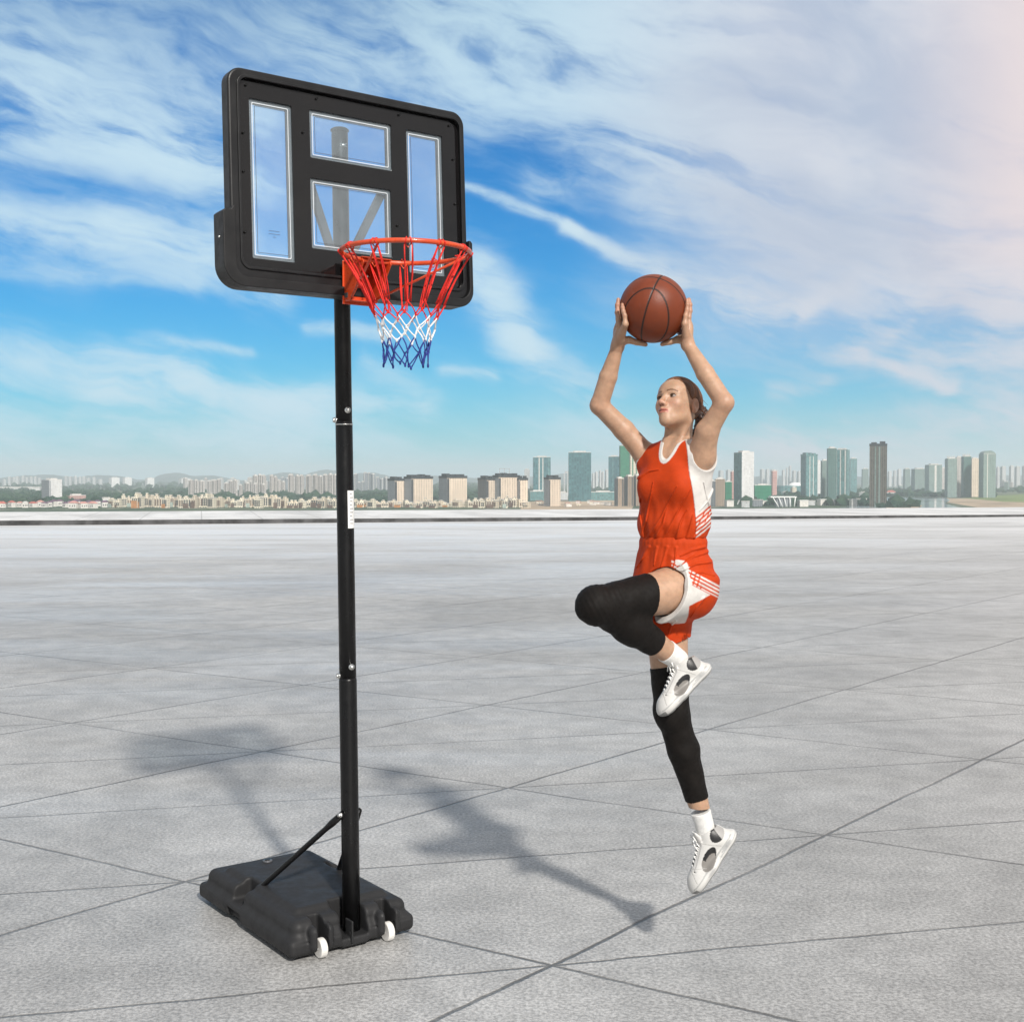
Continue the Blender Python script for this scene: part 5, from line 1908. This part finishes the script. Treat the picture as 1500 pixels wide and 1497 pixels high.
# shorts
g = Grid([P(905, 0)[0], DP - .36, P(957, 950)[2]], [P(1068, 0)[0], DP + .26, P(957, 780)[2]], .0023)
g.cone(P(986, 796), P(985, 850), .128, .158, 0, 'u', (tf, .80), ((P(986, 786), (0, 0, 1)),))
g.ell(P(1011, 866, .02), (.095, .10, .098), TM, .04)
td = unit(LK - LH)
LHEM = LH + td * .085
g.cone(LH - td * .02, LH + td * .12, .112, .108, .045, 'u', None, ((LHEM, unit(td + np.array([.25, 0, .32]))),))
rd = unit(RK - RH)
RHEM = P(972, 945, .06)
g.cone(RH, P(974, 949, .06), .103, .098, .03, 'u', None, ((RHEM, unit(rd + np.array([.25, 0, 0]))),))
folds(g, lambda a, b, v, th: (.0026 * np.sin(th * 11 + .5 + np.sin(v * .06)) + .0015 * np.sin(th * 19 + 2)) * np.clip((v - 800) / 12, 0, 1) * np.clip((850 - v) / 40, 0, 1)
      + .0042 * np.sin(v * .20 + a * 30) * np.clip((a - .02) / .06, 0, 1) * np.clip((v - 805) / 15, 0, 1) * np.clip((862 - v) / 15, 0, 1)
      - .005 * np.exp(-((v - 794) / 7.0) ** 2) + .0007 * np.sin(th * 34) * np.exp(-((v - 794) / 8.0) ** 2)
      + .0025 * np.sin(a * 70 + v * .12) * np.clip((v - 880) / 20, 0, 1))
ridges(g, [[(948, 800), (940, 815), (932, 832)], [(958, 800), (956, 812), (954, 826)], [(972, 799), (968, 815), (962, 832)], [(1034, 806), (1010, 812), (980, 829)],
           [(1037, 820), (1012, 822), (990, 832)], [(1028, 799), (1008, 803), (990, 812)], [(985, 800), (984, 809), (982, 818)], [(1040, 838), (1022, 834), (1006, 836)],
           [(1022, 870), (1012, 884), (1005, 900)], [(985, 905), (980, 920), (976, 936)]], .0060, 2.8)
g.cone(LH - td * -.02, LK, .0945, .066, .004, 's')                 # hollow legs
g.cone(RH + rd * .03, RK, .0915, .066, .004, 's')


def scol(V):
    C = np.tile(RED, (len(V), 1))
    u, v = uv(V)
    near = V[:, 1] < DP + .045
    C[near & inpoly(u, v, [(962, 832), (972, 834), (1032, 866), (1000, 881), (1003, 930), (960, 930), (952, 880)]) & (segdist(V, LH, LK, .088, .06) < segdist(V, RH, RK, .086, .06) + .012)] = WHT
    ln = (v - 834) - (u - 972) * .53
    stz = near & (ln < -1) & (ln > -22) & (u > 978)
    ph = (ln / 5.6) % 1
    dash = ((u + v * .4) / 7.0) % 1
    C[stz & (ph > .5) & ((dash > .34) | (u > 1018))] = WHT
    hem = np.abs((V - LHEM) @ unit(td + np.array([.25, 0, .32]))) < .012
    C[hem & near & (u > 957) & (segdist(V, LH, LK, .088, .06) < .035)] = WHT
    return C


sdf_mesh('shorts', g, KIT, person, scol, 2, ROOT, None, 1)

# leg sleeves, socks
SLEEVE = mat('black_knit_sleeve', (.0050, .0034, .0026), .66, 0, .22, .25, 30, .5, 700)
sd_ = unit(LA - LK)
g = Grid([P(832, 0)[0], DP - .40, P(957, 975)[2]], [P(985, 0)[0], DP + .06, P(957, 828)[2]], .0028)
g.cone(LH, LK, .0905, .0645, 0, 'u', None, ((LH + td * .165, -unit(td + np.array([0.05, 0, .12]))),))
g.cone(LK, LC, .0610, .0630, .03)
g.cone(LC, LA, .0630, .041, .03, 'u', None, ((LK + sd_ * .315, sd_),))
g.ell(LK + np.array([-.012, 0, -.004]), (.058, .056, .062), None, .02)
g.ell(LK * .45 + LH * .25 + LC * .30, (.05, .045, .03), None, .02)
_, (X_, Y_, Z_) = g.all()
g.F += (.0006 * np.sin(X_ * 300 + Z_ * 160)).astype(np.float32) * (np.sqrt((X_ - LK[0]) ** 2 + (Z_ - LK[2]) ** 2) < .10)
g.F += (.0008 * np.sin(X_ * 75 - Z_ * 50 + Y_ * 40)).astype(np.float32)
sdf_mesh('knee_sleeve', g, SLEEVE, person, None, 2, ROOT)
rs = unit(RA - RK)
g = Grid([P(925, 0)[0], DP - .08, P(957, 1185)[2]], [P(1050, 0)[0], DP + .20, P(957, 960)[2]], .0028)
g.cone(RH, RK, .0885, .0650, 0, 'u', None, ((P(960, 978, .04), -unit(rd + np.array([.2, 0, .0]))),))
g.cone(RK, RCF, .0600, .0585, .025)
g.cone(RCF, RA, .0585, .0360, .02, 'u', None, ((P(1019, 1169, .08), unit(rs + np.array([0, 0, -.1]))),))
g.ell(RK + np.array([-.006, -.012, .0]), (.059, .056, .075), None, .02)
_, (X_, Y_, Z_) = g.all()
g.F += (.0008 * np.sin(Z_ * 75 + X_ * 60)).astype(np.float32)
sdf_mesh('knee_sleeve', g, SLEEVE, person, None, 2, ROOT)
SOCK = mat('white_sock', (.74, .73, .71), .8, 0, .2, .08, 60, .8, 600)
sd_ = unit(LA - LC)
g = Grid(LA - .09, LA + .09, .0028)
g.cone(LA - sd_ * .1, LA + sd_ * .02, .0480, .0385, 0, 'u', None, ((LA - sd_ * .048, -sd_),))
sdf_mesh('sock', g, SOCK, person, None, 1, ROOT)
rs = unit(RA - RCF)
g = Grid(RA - .11, RA + .09, .0028)
g.cone(RA - rs * .1, RA + rs * .02, .0400, .0355, 0, 'u', None, ((RA - rs * .068, -rs),))
_, (X_, Y_, Z_) = g.all()
sdf_mesh('sock', g, SOCK, person, None, 1, ROOT)

# shoes
SHOE = mat_attr('shoe_leather', .40, .45, .15, 500, 0, 0, .06)
LACE = mat('white_lace', (.80, .79, .77), .75, 0, .3, .1, 100)


def shoe(hb, tb, toward_up):
    el = unit(tb - hb)
    et = np.array(toward_up, float)
    et = unit(et - el * (et @ el))
    es = np.cross(et, el)
    L = float(np.linalg.norm(tb - hb))
    f = L / .245
    g = Grid((-.035, -.07, -.015), (.29, .07, .165), .0022)
    T3 = (0, 0, 1)
    g.cone((.030, 0, .020), (.20, 0, .022), .041, .040, 0, 'u', (T3, .50))
    g.cone((.14, 0, .021), (.212, 0, .026), .050, .034, .02, 'u', (T3, .42))
    g.ell((.018, 0, .024), (.034, .036, .024), None, .015)
    g.cone((.034, 0, .045), (.038, 0, .088), .038, .036, .012)
    g.cone((.062, 0, .072), (.20, 0, .040), .042, .030, .025, 'u', ((0, 1, 0), .92))
    g.ell((.198, 0, .034), (.052, .043, .030), None, .02)
    g.cone((.088, 0, .100), (.070, 0, .138), .024, .022, .008, 'u', ((.9, 0, .43), .42))
    g.cone((.030, 0, .105), (.046, 0, .180), .030, .040, .008, 's')
    g.cone((-.04, -.046, .036), (.26, -.052, .040), .0035, .0035, .003, 's')
    g.cone((-.04, .046, .036), (.26, .052, .040), .0035, .0035, .003, 's')
    for l_ in (.02, .05, .08, .115, .15, .185, .215):               # tread grooves
        g.cone((l_, -.07, .0), (l_ + .01, .07, .0), .0045, .0045, .002, 's')
    g.cone((.05, -.044, .026), (.09, -.040, .022), .006, .004, .004, 's')
    g.cone((.05, .044, .026), (.09, .040, .022), .006, .004, .004, 's')
    g.cone((.178, -.05, .060), (.192, 0, .068), .0022, .0022, .002, 's')
    g.cone((.178, .05, .060), (.192, 0, .068), .0022, .0022, .002, 's')
    g.cut((0, 0, .0), (0, 0, -1), .006)

    def col(V):
        l, s, t = V.T
        C = np.tile(np.array([.61, .60, .58]), (len(V), 1))
        C[(t < .012)] = (.34, .34, .33)
        C[(np.abs(t - .034) < .0025) & (np.abs(s) > .03)] = (.42, .42, .41)
        C[(np.abs(t - .020) < .0018) & (l < .10)] = (.45, .45, .44)
        sd2 = np.abs(s) > .012
        # heel window: black front half, grey back half
        q = ((l - .028) / .033) ** 2 + ((t - .076) / .025) ** 2
        C[(q < 1) & sd2] = (.36, .35, .34)
        C[(q < 1) & sd2 & (l + .35 * (t - .078) > .026)] = (.012, .012, .013)
        # side window: black hooked upper edge round a grey oval
        ca_, sa_ = math.cos(R(-12)), math.sin(R(-12))
        p1, p2 = (l - .118) * ca_ + (t - .050) * sa_, -(l - .118) * sa_ + (t - .050) * ca_
        q = (p1 / .046) ** 2 + (p2 / .0215) ** 2
        C[(q < 1) & sd2] = (.23, .215, .20)
        q2 = ((p1 - .012) / .038) ** 2 + ((p2 + .008) / .0165) ** 2
        C[(q < 1) & (q2 > 1) & (p1 < .012) & sd2] = (.012, .012, .013)
        C[(np.abs(s) < .0125) & (l > .085) & (l < .172) & (t > .06)] = (.02, .02, .022)
        C[(l > .232) & (t < .03)] = (.20, .20, .195)
        top_ = t > .040
        for cl, wd in ((.188 + s * s * 14, .0016), (.066 + (t - .06) * .55, .0014), (.158 + (t - .05) * .9, .0012)):
            C[top_ & (np.abs(l - cl) < wd)] = (.40, .39, .375)
        C[(np.abs(np.abs(s) - .0225) < .0014) & (l > .075) & (l < .185) & (t > .062)] = (.42, .41, .40)
        q = ((l - .045) / .030) ** 2 + ((t - .026) / .0055) ** 2
        C[(q < 1) & sd2] = (.40, .40, .395)
        q = ((l - .150) / .022) ** 2 + ((t - .020) / .0045) ** 2
        C[(q < 1) & sd2] = (.46, .455, .45)
        return C

    def world(V):
        return hb + f * (V[:, 0:1] * el + V[:, 1:2] * es + V[:, 2:3] * et)
    o = sdf_mesh('shoe', g, SHOE, person, col, 1, ROOT, world)
    lb = MB()

    def w(l, s, t):
        return tuple(hb + f * (l * el + s * es + t * et) - ROOT)
    for i in range(6):
        l = .092 + i * .0148
        top = .1205 - (l - .07) * .42
        s_ = .0155
        lb.tube([w(l, -s_, top - .012), w(l + .004, -.006, top), w(l + .006, .006, top), w(l + .010, s_, top - .012)], .0026, 6)
        lb.tube([w(l, s_, top - .012), w(l + .004, .006, top), w(l + .006, -.006, top), w(l + .010, -s_, top - .012)], .0026, 6)
    for s_ in (-1, 1):
        lb.tube([w(.088, 0, .122), w(.086, s_ * .016, .138), w(.088, s_ * .034, .134), w(.094, s_ * .030, .120), w(.090, 0, .121)], .0026, 6)
        lb.tube([w(.088, 0, .122), w(.100, s_ * .012, .126), w(.112, s_ * .022, .112)], .0024, 6)
    lb.build('laces', LACE, o)
    return o


shoe(P(1041, 984, -.055), P(975, 1053, -.10), (-.70, .0, .70))
shoe(P(1079, 1226, .085), P(1024, 1311, .055), (-.80, 0, .58))

# ------------------------------------------------------------------ the ball
def ball_mat():
    m = bpy.data.materials.new('ball_leather')
    m.use_nodes = True
    k = NT(m.node_tree)
    out = k.n('ShaderNodeOutputMaterial')
    co = k.n('ShaderNodeTexCoord').outputs['Object']
    at = k.n('ShaderNodeAttribute', attribute_name='Col').outputs['Color']
    vor = k.n('ShaderNodeTexVoronoi', {'Vector': co, 'Scale': 330.0}).outputs[0]
    c = k.mix(k.ss(.3, .7, k.noise(co, 22, 5, .6), 0, .35), at, (.10, .022, .008))
    c = k.mix(k.ss(.0, .1, k.m('SUBTRACT', .06, k.xyz(at)[0])), c, at)
    bp = k.n('ShaderNodeBump', {'Strength': .35, 'Distance': .0012, 'Height': vor})
    b = k.n('ShaderNodeBsdfPrincipled', {'Base Color': c, 'Roughness': .46, 'Specular IOR Level': .4, 'Normal': bp.outputs[0]})
    k.t.links.new(b.outputs[0], out.inputs[0])
    return m


bm = bmesh.new()
bmesh.ops.create_icosphere(bm, subdivisions=7, radius=1)
bv = np.array([v.co[:] for v in bm.verts])
bf = [tuple(v.index for v in f.verts) for f in bm.faces]
bm.free()
J = unit((.10, -.60, .79))
Pp = np.array([-.40, -.51, -.76])
e2 = unit(np.cross(J, Pp))
Qd = np.array([.86, -.45, .24])
e3 = np.cross(J, e2)
if e3[2] < 0:
    e3 = -e3
cJ, c2, c3 = bv @ J, bv @ e2, bv @ e3
dA_ = np.abs(c2)
dB_ = np.abs(c3)
t1_, t2_ = math.tan(R(62)), math.tan(R(43))
lobe = np.sqrt((cJ / t1_) ** 2 + (c2 / t2_) ** 2)
g1 = np.abs(lobe - np.abs(c3)) / np.sqrt((cJ / t1_ ** 2) ** 2 + (c2 / t2_ ** 2) ** 2 + lobe ** 2 + 1e-6) * np.maximum(lobe, .05)
sd0 = np.minimum(np.minimum(dA_, dB_), g1)
gro = np.clip(1 - sd0 / .030, 0, 1)
rad = BR * (1 - .016 * gro ** 1.5)
ball = link_mesh('basketball', bv * rad[:, None], bf, ball_mat(), None, True, BC)
C = np.ones((len(bv), 4), np.float32)
wgt = np.clip((.030 - sd0) / .008, 0, 1)[:, None]
C[:, :3] = np.array([.185, .036, .011]) * (1 - wgt) + np.array([.012, .009, .008]) * wgt
at = ball.data.color_attributes.new('Col', 'FLOAT_COLOR', 'POINT')
at.data.foreach_set('color', C.ravel())
tag(ball, 'brown leather basketball with black seams held overhead in both hands of the player', 'basketball')
